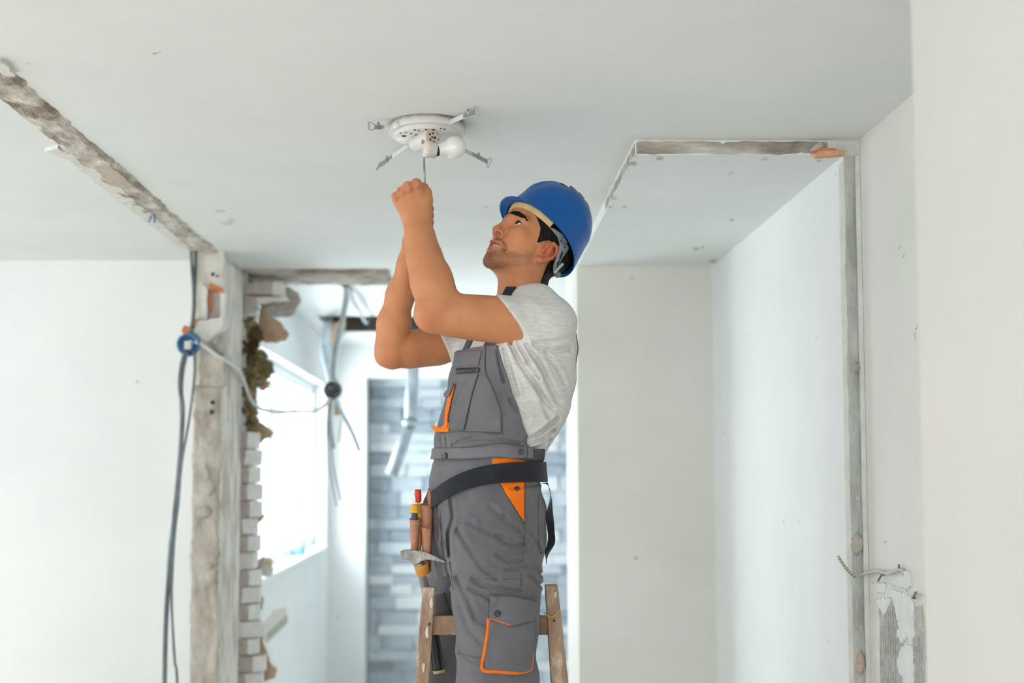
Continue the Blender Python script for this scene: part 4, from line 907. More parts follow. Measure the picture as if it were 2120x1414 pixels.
def elastic(P):
    t = np.minimum(torso(P), pelvis(P)+.002)-.0018*np.sin((P[:, 0]*.7+P[:, 1])*520)
    return smax(np.abs(t-.003)-.004, np.maximum(P[:, 2]-zy(930+0), zy(956)-P[:, 2]), .003)
solid('elastic_waist', lambda P: smax(np.maximum(elastic(P), at(1090, 940, 3.6).x-P[:, 0]), P[:, 0]-at(1126, 940, 3.62).x, .004), (.08, 3.38, 1.62), (.30, 3.94, 1.74), .0024, M_GREYD, ov)
for q0, zlow in ((.104, 705), (-.018, 690)):
    def strap(P, q0=q0):
        a, p, q = ang(P); return smax(np.abs(np.where(P[:, 2] < zy(668), np.minimum(shirt_sdf(P), shirt_base(P)), shirt_base(P))-.001)-.0035, np.maximum(np.abs(q-q0*np.where(p > 0, 1, .55+.45*np.clip((P[:, 2]-1.75)/.35, 0, 1)))-.019, zy(730)-P[:, 2]-np.where(p > 0, 0, .22)), .0015)
    solid('shoulder_strap', strap, (-.14, 3.38, 1.66), (.33, 3.94, 2.18), .0024, M_GREYD, ov)
# black buckle on the near shoulder
bk = pxl([(1036, 616), (1047, 594), (1069, 593), (1072, 612), (1060, 618)], 3.56)
MB().prism(bk, lambda u, v, h: (u, 3.555+h+.25*(u-.1), v), 0, .012).build('buckle', M_BLACKPL, ov, bevel=.002)
# seams, zip, chest pockets
bibf = lambda P: body_shell(P)-.0085
def seam(pts, r=.0011, m=None, name='seam', fn=bibf, off=0.0, par=ov, sub=5):
    return MB().tube([hit(p.x, p.y, fn, off=off) for p in smooth_path([Vector((x, y, 0)) for x, y in pts], sub)], r, 6).build(name, m or M_GREYD, par, smooth=True)
def patch(name, px, fn, d0, d1, m, par, h=.0022, ymax=3.66, k=.0015):
    H3 = [hit(x, y, fn) for x, y in px]; pl = [(p.x, p.z) for p in H3]
    lo = (min(p.x for p in H3)-.01, min(p.y for p in H3)-.05, min(p.z for p in H3)-.01); hi = (max(p.x for p in H3)+.01, min(ymax, max(p.y for p in H3)+.06), max(p.z for p in H3)+.01)
    return solid(name, lambda P: smax(np.maximum(fn(P)-d1, d0-fn(P)), np.maximum(poly2(P[:, 0], P[:, 2], pl), P[:, 1]-ymax), k), lo, hi, h, m, par)
patch('chest_panel', [(944, 728), (998, 726), (990, 758), (942, 758)], bibf, -.003, .002, M_GREY, ov)
zp = patch('zipper', [(943, 763), (992, 761), (992, 771), (943, 774)], bibf, -.003, .003, M_BLACKPL, ov, .0018)
for k in range(15):
    x = 946+k*2.6; p = hit(x, 768.4-(x-946)*.06, bibf, off=.003); MB().box((p.x-.0008, p.y-.0008, p.z-.003), (p.x+.0008, p.y+.0008, p.z+.003)).build('zip_tooth', M_BUTTON, zp)
p = hit(988, 766, bibf, off=.003); MB().box((p.x-.004, p.y-.003, p.z-.004), (p.x+.004, p.y+.001, p.z+.004)).build('zip_pull', M_BUTTON, zp, bevel=.001)
pk = patch('chest_pocket', [(938, 776), (990, 774), (978, 812), (960, 890), (924, 888), (930, 830)], bibf, -.003, .004, M_GREY, ov)
patch('side_chest_pocket', [(992, 776), (1006, 774), (1018, 800), (1037, 850), (1038, 895), (966, 893), (976, 830)], bibf, -.003, .0035, M_GREY, ov)
seam([(940, 783), (965, 783), (988, 779)]); seam([(1006, 702), (1004, 760), (1014, 800), (1036, 855), (1039, 897)], .0013)
seam([(962, 888), (966, 850), (978, 818)], .0009); seam([(906, 898), (960, 893), (1037, 898)], .0012); seam([(988, 779), (984, 790)], .0016)
patch('orange_trim', [(938, 797), (942, 800), (934, 830), (928, 860), (926, 886), (919, 885), (922, 850), (927, 826)], bibf, .001, .009, M_ORANGE, ov)
patch('pocket_flap', [(935, 796), (940, 797), (930, 822), (920, 824), (919, 817)], bibf, .001, .013, M_GREY, ov)
ot = pxl([(890, 882), (897, 880), (911, 886), (919, 880), (930, 876), (929, 895), (903, 894)], 3.60)
MB().prism(ot, lambda u, v, h: (u, 3.622+h-1.1*(u-ot[0][0]), v), 0, .012).build('orange_tab', M_ORANGE, ov, bevel=.0015)
def button(px, py, fn, r=.0085, m=M_BUTTON, off=0.0, name='button'):
    p = hit(px, py, fn, off=off); g = grad(fn, p)
    b = MB().lathe([(r*.9, -.002), (r, .001), (r*.92, .0035), (r*.6, .0025), (.0, .0028)], p, g, 20, cap=False).build(name, m, ov, smooth=True)
    return b
bandf = lambda P: np.minimum(torso(P), pelvis(P)+.002)-.010
button(924, 943, bandf, .0085, M_BLACKPL); button(1078, 935, bandf, .0085)
seam([(902, 951), (960, 953), (1020, 946), (1090, 953)], .0012, fn=bandf); seam([(902, 927), (960, 926), (1040, 918), (1092, 925)], .0012, fn=bandf)
seam([(1091, 922), (1092, 938), (1088, 952)], .0016, fn=bandf); seam([(914, 940), (916, 950)], .0012, fn=bandf)
# orange hip pocket, thigh seams, cargo pocket
tf = trouser
patch('pocket_facing', [(1018, 948), (1052, 947), (1086, 953), (1086, 1082), (1046, 1020), (1022, 972)], tf, -.006, .0026, M_ORANGE, ov)
button(1070, 1012, tf, .0075, M_BUTTON, .003)
seam([(1087, 953), (1087, 1040), (1085, 1110), (1082, 1160), (1077, 1222)], .0014, fn=tf); seam([(1024, 985), (1046, 1022), (1084, 1083)], .0016, fn=tf)
seam([(1116, 1024), (1114, 1060), (1116, 1120), (1119, 1148)], .0014, fn=tf); seam([(908, 1010), (906, 1060), (916, 1110), (928, 1150), (938, 1220)], .0014, fn=tf)
seam([(980, 1198), (1030, 1199), (1080, 1198)], .0009, fn=tf); seam([(942, 1352), (970, 1358), (1000, 1362)], .0009, fn=tf)
cargo = patch('cargo_pocket', [(1012, 1278), (1060, 1290), (1104, 1276), (1108, 1340), (1100, 1386), (1084, 1392), (1003, 1386), (1006, 1330)], tf, -.004, .014, M_GREY, ov, .0026)
patch('cargo_flap', [(1012, 1232), (1060, 1233), (1111, 1244), (1113, 1266), (1104, 1282), (1060, 1294), (1012, 1280)], tf, -.004, .021, M_GREY, ov, .0026)
cf = lambda P: tf(P)-.012
seam([(1012, 1280), (1009, 1310), (1003, 1350), (999, 1386), (1030, 1391), (1074, 1394)], .0042, M_ORANGE, 'orange_piping', cf)
seam([(1074, 1394), (1092, 1391), (1101, 1382), (1103, 1352)], .0025, M_ORANGE, 'orange_piping', cf)
seam([(1013, 1280), (1034, 1287), (1058, 1295)], .0018, M_ORANGE, 'orange_piping', lambda P: tf(P)-.019)
seam([(1012, 1281), (1036, 1289), (1060, 1296), (1084, 1291), (1104, 1284), (1113, 1268)], .0015, fn=lambda P: tf(P)-.017)
seam([(1012, 1232), (1060, 1233), (1111, 1244)], .0012, fn=lambda P: tf(P)-.019); seam([(1012, 1232), (1012, 1280)], .0012, fn=lambda P: tf(P)-.019)
button(1030, 1270, lambda P: tf(P)-.021, .0085, M_BLACKPL)
patch('far_thigh_flap', [(901, 1232), (920, 1226), (932, 1262), (934, 1278), (900, 1274)], tf, -.004, .010, M_GREYD, ov, .0026, ymax=3.9)
# work boots on the treads (below the frame)
M_BOOT = mat('boot_leather', srgb(70, 52, 38), srgb(92, 70, 52), .6, 20)
for c, nm in ((NLc[-1][0], 'boot'), (FLc[-1][0], 'boot')):
    zb = .45
    o = solid(nm, lambda P, c=c, zb=zb: np.maximum(smin(rc(P, (c[0], c[1], zb+.16), (c[0], c[1], zb+.05), .058, .052), rc(P, (c[0]+.02, c[1], zb+.045), (c[0]-.17, c[1]-.05, zb+.04), .05, .046), .03), zb-P[:, 2]), (c[0]-.26, c[1]-.16, zb-.01), (c[0]+.1, c[1]+.1, zb+.25), .006, M_BOOT, person)
# ------------------------------------------------------------------ hard hat
hat = setp(empty('hard_hat'), "glossy blue hard hat on the workman's head", 'hard hat')
NPH, NT = 96, 26
def hat_rim(ph):
    c = math.cos(ph)
    return 74 + 9*max(c, 0)**2 - 22*max(-c, 0)**1.6
def hat_pt(ph, t, off=0.0):                                  # t: 0 rim .. 1 crown
    th = t*math.pi/2; c, s = math.cos(ph), math.sin(ph)
    cc = math.copysign(abs(c)**.94, c); s2 = math.copysign(abs(s)**.94, s)
    rad = math.cos(th)**.80; u = 66 + 165*math.sin(th)
    rim = hat_rim(ph); u = rim + (231-rim)*((u-66)/165)
    f = 11 + (122+off)*rad*cc; l = (108+off)*rad*s2
    rib = math.exp(-((l)/15)**8)*(1 if t > .35 else max(0, (t-.2)/.15))
    side = 1/(1+math.exp(-(abs(l)-34)/3))*1/(1+math.exp(-(52-f)/3))*1/(1+math.exp(-(t-.30)/.02))
    k = 6*rib + 5.0*side
    n = Vector((cc*rad, s2*rad, math.sin(th))).normalized()
    f += n.x*k; l += n.y*k; u += n.z*k + (off if t > .5 else off*t*2)*math.sin(th)
    if t < .12: f += cc*3.5*(1-t/.12); l += s2*3.5*(1-t/.12)
    return f, l, u
def visor(ph):
    a = math.degrees(abs((ph+math.pi) % (2*math.pi)-math.pi)); return (math.cos(math.radians(min(a, 56)/56*90))**.9 if a < 56 else 0.0)
V = []; rows = []
ts = [1-(i/(NT-1)) for i in range(NT)]
for t in ts: rows.append([hat_pt(2*math.pi*k/NPH, min(t, .9995)) for k in range(NPH)])
def brim(e, du, shr=0):
    r = []
    for k in range(NPH):
        ph = 2*math.pi*k/NPH; f, l, u = hat_pt(ph, 0); v = visor(ph)
        r.append((f + (e*v*19 - shr)*math.cos(ph) + e*v*2, l + (e*v*14 - shr)*math.sin(ph), u + du - v*e*5 + (7*v*(1-e) if e > 0 else 0)))
    return r
for r in (brim(.35, -1), brim(.7, -2), brim(1, -3), brim(1.0, -7), brim(.7, -7), brim(.2, -6), brim(0, -4, 5)): rows.append(r)
for i in range(0, NT, 2): rows.append([hat_pt(2*math.pi*k/NPH, min(ts[::-1][i], .999), -6) for k in range(NPH)])
P_ = [hw(mm(*p)) for r in rows for p in r]; Fc = []
for i in range(len(rows)-1):
    for k in range(NPH): Fc.append((i*NPH+k, i*NPH+(k+1) % NPH, (i+1)*NPH+(k+1) % NPH, (i+1)*NPH+k))
shell = raw('shell', P_, Fc, M_BLUEHAT, hat, True)
bm = bmesh.new(); bm.from_mesh(shell.data); bmesh.ops.recalc_face_normals(bm, faces=bm.faces); bm.to_mesh(shell.data); bm.free(); shell.data.polygons.foreach_set('use_smooth', [True]*len(shell.data.polygons))
M_VENT = mat('vent_dark', srgb(12, 22, 44), None, .6)
for f0, l0 in ((66, 34), (40, 40), (10, 43), (-20, 42), (-48, 36)):
    for s in (1, -1):
        t = 0.9
        # locate the point of the crown above (f0, l0)
        best = min(((hat_pt(2*math.pi*a/180, b/60), a, b) for a in range(180) for b in range(12, 60)), key=lambda q: (q[0][0]-f0)**2+(q[0][1]-s*l0)**2)
        f, l, u = best[0]; e = hat_pt(2*math.pi*best[1]/180, best[2]/60-.02); w = hw(mm(f, l, u))
        nrm = Vector(w-hw(mm(17, 0, 90))).normalized(); fw = Vector(hf); fw = (fw-nrm*fw.dot(nrm)).normalized(); sd = nrm.cross(fw)
        ring = []
        for k in range(14):
            a = 2*math.pi*k/14; ring.append((math.cos(a)*.0125, math.sin(a)*.0052))
        MB().prism(ring, lambda x, y, h: w+fw*x+sd*y+nrm*h, -.004, .0012).build('vent', M_VENT, hat)
# sweatband and harness inside
def strip(name, m, pts, half, thick, parent):
    P2 = []; n = len(pts); Fs = []
    for (p, wv, nv) in pts:
        for a, b in ((-1, 0), (1, 0), (1, 1), (-1, 1)): P2.append(hw(p + wv*half*a + nv*thick*b))
    for i in range(n-1):
        for k in range(4): Fs.append((i*4+k, i*4+(k+1) % 4, i*4+4+(k+1) % 4, i*4+4+k))
    Fs += [(0, 1, 2, 3), (n*4-1, n*4-2, n*4-3, n*4-4)]
    o = raw(name, P2, Fs, m, parent, False); bm = bmesh.new(); bm.from_mesh(o.data); bmesh.ops.recalc_face_normals(bm, faces=bm.faces); bm.to_mesh(o.data); bm.free(); return o
def ringp(ph, u, tilt=0): return mm(11+113*math.cos(ph), 94*math.sin(ph), u), mm(math.cos(ph)*.3, math.sin(ph)*.3, 1.0)*1000, mm(math.cos(ph), math.sin(ph), 0)*1000
band = []
for i in range(33):
    ph = math.radians(-76+152*i/32); p, wv, nv = ringp(ph, 68 + 10*max(0, math.cos(ph))**2); band.append((p, wv/np.linalg.norm(wv), nv/np.linalg.norm(nv)))
strip('sweatband', mat('tan_sweatband', srgb(214, 184, 128), srgb(226, 198, 146), .8, 40, .3, 200), band, f32(.008), f32(.003), hat)
M_HARN = mat('grey_harness', srgb(120, 126, 128), srgb(146, 152, 154), .5, 20)
z7 = lambda x, y: (958+x/6.974, 389+y/6.974)
hsurf = lambda P: np.minimum(np.minimum(ell(hloc(P), mm(12, 0, 72), mm(110, 84, 100)), head_sdf(P))-.009, 9)
h_ = patch('harness_strap', [z7(x, y) for x, y in ((1245, 565), (1330, 592), (1440, 668), (1500, 760), (1535, 880), (1480, 960), (1440, 1010), (1400, 1100), (1360, 1190), (1325, 1235), (1303, 1195), (1308, 1110), (1345, 1010), (1388, 900), (1398, 800), (1368, 710), (1300, 625))], hsurf, -.002, .0030, M_HARN, hat, .0016, ymax=3.62, k=.001)
for x, y in ((1420, 765), (1475, 855), (1440, 720), (1500, 815)):
    c_ = hit(*z7(x, y), hsurf, off=.0030); MB().lathe([(.0020, -.0008), (.0020, .0006)], c_, grad(hsurf, c_), 10).build('harness_hole', M_VENT, h_)
MB().tube(smooth_path([hit(*z7(x, y), hsurf, off=.0024) for x, y in ((1438, 930), (1405, 1010), (1375, 1090), (1352, 1165))], 4), .0034, 8).build('harness_slot', M_VENT, h_)
MB().tube([hit(*z7(x, y), hsurf, off=.006) for x, y in ((1450, 1090), (1400, 1140), (1350, 1195), (1320, 1230))], .0042, 8).build('adjuster_arm', mat('pale_adjuster', srgb(176, 184, 182), None, .4), hat, bevel=.001)
MB().lathe([(.008, -.004), (.0095, 0), (.008, .005), (.0, .006)], hit(*z7(1370, 1250), hsurf, off=.004), (0.2, -.9, -.3), 20).build('adjuster_knob', mat('green_grey_knob', srgb(112, 134, 124), None, .4), hat, smooth=True)

# ------------------------------------------------------------------ ceiling light being fitted
lamp = setp(empty('ceiling_light'), 'opened round white ceiling light base with spring clips under repair', 'ceiling light')
LC = onz(884, 256, H); LX, LY = LC.x, LC.y
M_ENAMEL = mat('white_enamel', srgb(212, 211, 206), srgb(218, 217, 212), .35, 6, spec=.5)
M_PORC = mat('porcelain', srgb(218, 212, 204), srgb(226, 220, 212), .3, 10)
M_STEEL = mat('zinc_steel', srgb(140, 140, 138), srgb(176, 176, 174), .35, 30, metal=.7)
M_HOLE = mat('punched_hole', srgb(40, 36, 32), None, .9)
plate = MB().lathe([(.098, 0), (.1035, -.001), (.1045, -.0215), (.1043, -.0222), (.1030, -.0235), (.1022, -.0237), (.0905, -.0240), (.0895, -.0246), (.0860, -.0335), (.0850, -.0345), (.0005, -.035)], (LX, LY, H), (0, 0, 1), 64).build('base_plate', M_ENAMEL, lamp, smooth=True)
for p in plate.data.polygons: p.use_smooth = len(p.vertices) == 4
rim = MB().lathe([(.1045, -.001), (.107, -.002), (.107, -.004), (.1045, -.005)], (LX, LY, H), (0, 0, 1), 64).build('rim_bead', M_STEEL, lamp, smooth=True)
rnd = random.Random(4)
for k, (dx, dy, r) in enumerate([(-.062, -.02, .0065), (-.07, -.045, .003), (-.055, -.05, .003), (-.042, -.043, .003), (-.028, -.03, .0038), (.012, -.06, .0075), (.02, -.075, .0045), (.04, -.083, .003), (.05, -.078, .003), (.018, -.035, .006), (.03, .01, .0045), (-.02, -.07, .0035), (-.03, -.072, .0035), (-.0, -.075, .003), (.06, .02, .004), (-.045, .04, .005), (.0, .07, .005)]):
    MB().lathe([(r, 0), (r, .0012)], (LX+dx, LY+dy, H-.0352), (0, 0, 1), 14).build('punched_hole', M_HOLE, plate)
MB().lathe([(.011, 0), (.010, -.006), (.0, -.007)], hit(821, 258, lambda P: np.sqrt((P[:, 0]-LX)**2+(P[:, 1]-LY)**2)-.1045, 3.3, 3.9), (1, 1.6, 0), 16, cap=False).build('side_screw', M_ENAMEL, lamp, smooth=True)
# bracket and two lamp holders
zb = H-.035
MB().box((LX-.012, LY-.03, zb-.022), (LX-.009, LY-.005, zb)).box((LX-.012, LY-.034, zb-.024), (LX+.012, LY-.005, zb-.021)).build('bracket', M_STEEL, lamp)
def holder(a, b, r, name):
    a = Vector(a); b = Vector(b); d = b-a; L = d.length
    h = MB().lathe([(r*.82, 0), (r*.98, .004), (r, L*.45), (r*.90, L*.5), (r*.92, L*.97), (r*.84, L), (r*.70, L), (r*.68, L*.5), (0.0005, L*.5)], a, d, 28, cap=True).build(name, M_PORC, lamp, smooth=True)
    for p in h.data.polygons: p.use_smooth = len(p.vertices) == 4
    return h
ha = A3(893, 284, 3.575); hb = A3(857, 296, 3.625)
h1 = holder(ha, hb, .0225, 'lamp_holder')
axv = (Vector(ha)-Vector(hb)).normalized()
bp = MB().lathe([(.0215, 0), (.0215, .0025), (.001, .003)], Vector(ha), axv, 28).build('holder_back', mat('beige_insulator', srgb(214, 196, 178), None, .6), lamp)
xa = axv.orthogonal().normalized(); ya = axv.cross(xa)
for a, rr, sz in ((.3, .011, .003), (1.5, .012, .0022), (2.6, .010, .0035), (3.8, .012, .0022), (5.0, .010, .003), (0, 0, .0028)):
    MB().lathe([(sz, 0), (sz, .001)], Vector(ha)+axv*.003+(xa*math.cos(a)+ya*math.sin(a))*rr, axv, 10).build('terminal_hole', M_HOLE, bp)
h2 = holder(A3(877, 308, 3.565), A3(904, 312, 3.572), .0235, 'lamp_holder')
MB().box((LX-.012, 3.566, A3(880, 296, 3.57)[2]), (LX+.01, 3.60, A3(880, 290, 3.57)[2])).build('bracket', M_STEEL, lamp)
bc = Vector(A3(941, 304, 3.585)); bn = Vector(A3(902, 311, 3.572)); bd = (bc-bn).normalized(); Rb = .0305
D = (bc-bn).length
prof = [(.0165, 0), (.0165, .008), (.0175, D*.35)] + [(Rb*math.sin(math.radians(t)), D-Rb*math.cos(math.radians(t))) for t in range(42, 181, 8)] + [(.0003, D+Rb)]
MB().lathe(prof, bn, bd, 36, cap=False).build('bulb', mat('opal_glass', srgb(236, 236, 232), srgb(240, 240, 237), .18, 4, spec=.5, sss=0), lamp, smooth=True)
MB().lathe([(.0168, -.001), (.0172, .003), (.0168, .006)], bn, bd, 28).build('bulb_collar', M_BLACKPL, lamp, smooth=True)
# four spring clip arms with wire loops
for (ex, ey, sx, sy, near) in ((765, 259, 832, 268, 0), (783, 325, 842, 303, 0), (988, 233, 938, 252, 1), (1014, 319, 966, 308, 0)):
    zc_ = H-.017
    e_ = onz(ex, ey, zc_); s_ = Vector((LX, LY, zc_)); dr = (e_-s_); dr.z = 0; L = dr.length; dr.normalize(); sd = Vector((-dr.y, dr.x, 0))
    st = s_+dr*.098; en = s_+dr*(L-.014)
    arm = MB().beam(st, st+(en-st)*.72, .003, .013, (0, 0, 1)).build('clip_arm', M_ENAMEL, lamp, bevel=.0008)
    MB().beam(st+(en-st)*.60, en, .0035, .012, (0, 0, 1)).build('clip_slide', M_STEEL, arm)
    hub_ = st+(en-st)*.78
    MB().lathe([(.0036, 0), (.0036, .010), (.0024, .011), (.0024, .014)], hub_, (0, 0, 1), 10).build('clip_screw', M_STEEL, arm, smooth=True)
    MB().tube([hub_+dr*(.004*math.cos(k*.9)-.012*k/24)+Vector((0, 0, .004*math.sin(k*.9)))+sd*.004 for k in range(25)], .0008, 6).build('clip_spring', M_STEEL, arm, smooth=True)
    lp = []
    for k in range(25):
        a = 2*math.pi*k/24; x = .016*math.sin(a)*(1-.25*math.cos(a)); y = .013*(1-math.cos(a)) - .007*math.exp(-((a-math.pi)/.5)**2)
        lp.append(en+dr*(y*.85-.002)+sd*x*.35+Vector((0, 0, -x*.75)))
    MB().tube(lp[:-1], .0013, 8, closed=True).build('clip_loop', M_STEEL, arm, smooth=True)
# the base still hangs loose: its far side has dropped a little
lamp.matrix_world = Matrix.Translation((LX, LY-.1, H)) @ Matrix.Rotation(math.radians(-4.0), 4, 'X') @ Matrix.Translation((-LX, -(LY-.1), -H))
# ------------------------------------------------------------------ screwdriver in the hands
sdv = setp(empty('screwdriver'), "slim steel screwdriver held upright in both the workman's hands", 'screwdriver')
t0, t1 = Vector(A3(877.5, 322, 3.565)), Vector(A3(879.5, 392, 3.552))
MB().tube([t0, t0.lerp(t1, .06), t1], [.0012, .0030, .0030], 12).build('shaft', M_STEEL, sdv, smooth=True)
hd = (t1-t0).normalized()
MB().lathe([(.004, 0), (.010, .006), (.0125, .02), (.0105, .035), (.0135, .06), (.0135, .10), (.010, .112), (.003, .114)], t1, hd, 14).build('handle', M_BLACKPL, sdv, smooth=True)

# ------------------------------------------------------------------ tool belt
tb = setp(empty('tool_belt'), "black webbing tool belt with brown leather pouch on the workman's hips", 'tool belt')
zb0 = zy(977); BX0, BX1 = at(888, 1000, YT).x, at(1120, 980, YT).x
def belt_sdf(P):
    p, q, a, b = pframe(P); t = trouser0(P)-.001; k = np.clip((BX1-P[:, 0])/(BX1-BX0), 0, 1.06)
    zc_ = zb0 - .082*k**3.3
    return smax(np.abs(t-.0035)-.0075, np.abs(P[:, 2]-zc_)-(.0265-.003*k), .0015)
solid('belt', belt_sdf, (-.16, 3.40, 1.48), (.26, 3.94, 1.72), .0024, M_BLACKWEB, tb)
tl = [hit(1126, 1000, trouser, off=.006), Vector(A3(1134, 1003, 3.60)), Vector(A3(1140, 1030, 3.59)), Vector(A3(1137, 1065, 3.595)), Vector(A3(1140, 1095, 3.60)), Vector(A3(1141, 1122, 3.59)), Vector(A3(1133, 1145, 3.585)), Vector(A3(1131, 1166, 3.58))]
pth = smooth_path(tl, 5); VV = []; FF = []
for i, p in enumerate(pth):
    a = .5 + 1.1*math.sin(i*.22); wv = Vector((math.cos(a)*.010, math.sin(a)*.016, .002)); nv = Vector((.001, -.001, 0))
    VV += [p-wv, p+wv, p+wv+nv, p-wv+nv]
for i in range(len(pth)-1):
    for k in range(4): FF.append((i*4+k, i*4+(k+1) % 4, i*4+4+(k+1) % 4, i*4+4+k))
FF += [(0, 1, 2, 3), (len(VV)-1, len(VV)-2, len(VV)-3, len(VV)-4)]
raw('belt_end', VV, FF, M_BLACKWEB, tb)
M_LEATH = mat('tan_leather', srgb(166, 112, 84), srgb(188, 134, 104), .65, 18, .25, 140)
M_LEATHD = mat('dark_leather_edge', srgb(96, 62, 46), srgb(116, 78, 58), .7, 18)
YP = 3.628
def zone(px, Y): return [(at(x, y, Y).x, at(x, y, Y).z) for x, y in px]
bkp = zone([(886, 1014), (894, 1022), (897, 1056), (895, 1110), (893, 1150), (892, 1184), (886, 1186), (880, 1150), (872, 1110), (876, 1040)], YP+.02)
back = MB().prism(bkp, lambda u, v, h: (u, YP+.025+h, v), 0, .012).build('pouch_back', M_LEATHD, tb, bevel=.002)
def pocket(name, x0, x1, y0, y1, x2, x3, Y, depth, m=M_LEATH, rim=True):   # tapering leather tube pocket
    rows_ = 10; seg = 24; V = []; Fc = []
    for j in range(rows_+1):
        t = j/rows_; xl = x0+(x2-x0)*t; xr = x1+(x3-x1)*t; y = y0+(y1-y0)*t
        a = at(xl, y, Y); b = at(xr, y, Y); cx_ = (a.x+b.x)/2; hw_ = (b.x-a.x)/2*(1.06 if j == 0 else 1); dp = depth*(1-.35*t)
        for k in range(seg):
            an = 2*math.pi*k/seg; V.append((cx_+hw_*math.cos(an), Y+dp*math.sin(an), a.z+.003*math.sin(an)*(j == 0)))
    for j in range(rows_):
        for k in range(seg): Fc.append((j*seg+k, j*seg+(k+1) % seg, (j+1)*seg+(k+1) % seg, (j+1)*seg+k))
    n = len(V)
    for k in range(seg): p = Vector(V[k]); c_ = Vector((sum(v[0] for v in V[:seg])/seg, Y, p.z)); V.append(tuple(c_+(p-c_)*.86))
    for k in range(seg): p = Vector(V[seg*2+k]); c_ = Vector((sum(v[0] for v in V[seg*2:seg*3])/seg, Y, p.z-.02)); q = c_+(Vector((p.x, p.y, c_.z))-c_)*.8; V.append(tuple(q))
    for k in range(seg):
        Fc.append((k, n+k, n+(k+1) % seg, (k+1) % seg)); Fc.append((n+k, n+seg+k, n+seg+(k+1) % seg, n+(k+1) % seg))
    Fc.append(tuple(n+seg+k for k in range(seg))); Fc.append(tuple(rows_*seg+k for k in range(seg)))
    o = raw(name, V, Fc, m, tb, True); bm = bmesh.new(); bm.from_mesh(o.data); bmesh.ops.recalc_face_normals(bm, faces=bm.faces); bm.to_mesh(o.data); bm.free()
    o.data.polygons.foreach_set('use_smooth', [True]*len(o.data.polygons)); return o
p1 = pocket('pouch_pocket', 848, 871, 1074, 1145, 851, 864, YP-.012, .016)
p2 = pocket('pouch_pocket', 870, 896, 1044, 1150, 874, 893, YP+.004, .016)
p3 = pocket('pouch_pocket', 872, 894, 1090, 1152, 876, 892, YP-.014, .012)
p4 = pocket('pouch_pocket', 862, 875, 1078, 1148, 862, 872, YP+.004, .014, M_LEATH)
M_STITCH = mat('pale_stitch', srgb(216, 196, 160), None, .8)
for k in range(9):
    x = 850+k*2.3; p = at(x, 1084.5+.6*math.sin(k), YP-.0275+.0014*abs(k-4)); MB().beam(p, p+Vector((.0018, 0, 0)), .001, .001).build('stitch', M_STITCH, p1)
for k in range(11):
    p = at(888.5-.15*k, 1096+k*5, YP-.0275); MB().beam(p, p+Vector((0, 0, -.004)), .001, .001, (0, 1, 0)).build('stitch', M_STITCH, p3)
p = at(885, 1094, YP-.027); MB().lathe([(.002, 0), (.0022, .0012), (0, .002)], p, (0, -1, 0), 10, cap=False).build('rivet', M_STEEL, p3, smooth=True)
lt = zone([(886, 1010), (890, 1016), (896, 1030), (895, 1048), (887, 1046), (884, 1030)], YP-.01)
MB().prism(lt, lambda u, v, h: (u, YP-.005+h, v), 0, .03).build('belt_loop', M_LEATH, tb, bevel=.002)
M_YEL = mat('yellow_plastic', srgb(226, 170, 44), srgb(236, 184, 60), .4, 12)
M_RED = mat('red_plastic', srgb(206, 56, 34), srgb(218, 70, 46), .4, 12)
# tools in the pouch
kn = setp(empty('utility_knife'), 'yellow and grey knife with pointed blade in the leather pouch', 'knife')
bl = zone([(856, 1020), (860, 1030), (861.5, 1052), (853, 1052), (853, 1034)], YP-.012)
MB().prism(bl, lambda u, v, h: (u, YP-.014+h, v), 0, .003).build('blade', M_STEEL, kn, bevel=.0006)
a = at(858, 1061, YP-.012); b = at(859, 1046, YP-.012)
MB().lathe([(.013, -.001), (.013, .004), (.011, .006), (.0105, .020), (.005, .022)], a, b-a, 18).build('collar', M_YEL, kn, smooth=True)
a = at(858, 1092, YP-.012); b = at(858, 1060, YP-.012)
MB().lathe([(.009, 0), (.0095, .02), (.0075, .034), (.009, .043)], a, b-a, 18).build('grip', mat('slate_grip', srgb(70, 80, 90), None, .6), kn, smooth=True)
rs = setp(empty('marker'), 'red capped yellow tool upright behind the knife in the pouch', 'marker')
a = at(865.5, 1040, YP+.006); b = at(865.5, 1013, YP+.006)
MB().lathe([(.0085, 0), (.0092, .004), (.0092, .028), (.0085, .0345), (.0, .035)], a, b-a, 18).build('cap', M_RED, rs, smooth=True)
MB().lathe([(.005, -.006), (.005, .0)], a, b-a, 14).build('neck', M_PORC, rs, smooth=True)
a2 = at(867, 1092, YP+.006); b2 = at(866, 1044, YP+.006)
MB().lathe([(.008, 0), (.008, .055), (.006, .063)], a2, b2-a2, 16).build('barrel', M_YEL, rs, smooth=True)
# hammer in its loop
hm = setp(empty('hammer'), 'worn claw hammer hanging head up from the pouch loop', 'hammer')
YH = 3.602
M_OLDST = mat('worn_steel', srgb(128, 126, 122), srgb(176, 174, 170), .45, 40, .3, 120, metal=.45)
hd_ = zone([(829, 1141), (831, 1156), (846, 1158), (853, 1164), (859, 1169), (869, 1166), (873, 1161), (884, 1158), (890, 1154), (880, 1143), (858, 1138), (838, 1138)], YH)
MB().prism(hd_, lambda u, v, h: (u, YH-.016+h, v), 0, .030).build('head', M_OLDST, hm, bevel=.003)
cl = zone([(868, 1139), (884, 1143), (904, 1152), (923, 1162), (921, 1165), (904, 1161), (884, 1158), (872, 1158)], YH)
MB().prism(cl, lambda u, v, h: (u, YH-.018+h+.10*(u-cl[0][0]), v), 0, .012).prism(cl, lambda u, v, h: (u, YH+.004+h+.16*(u-cl[0][0]), v), 0, .010).build('claw', M_OLDST, hm, bevel=.0015)
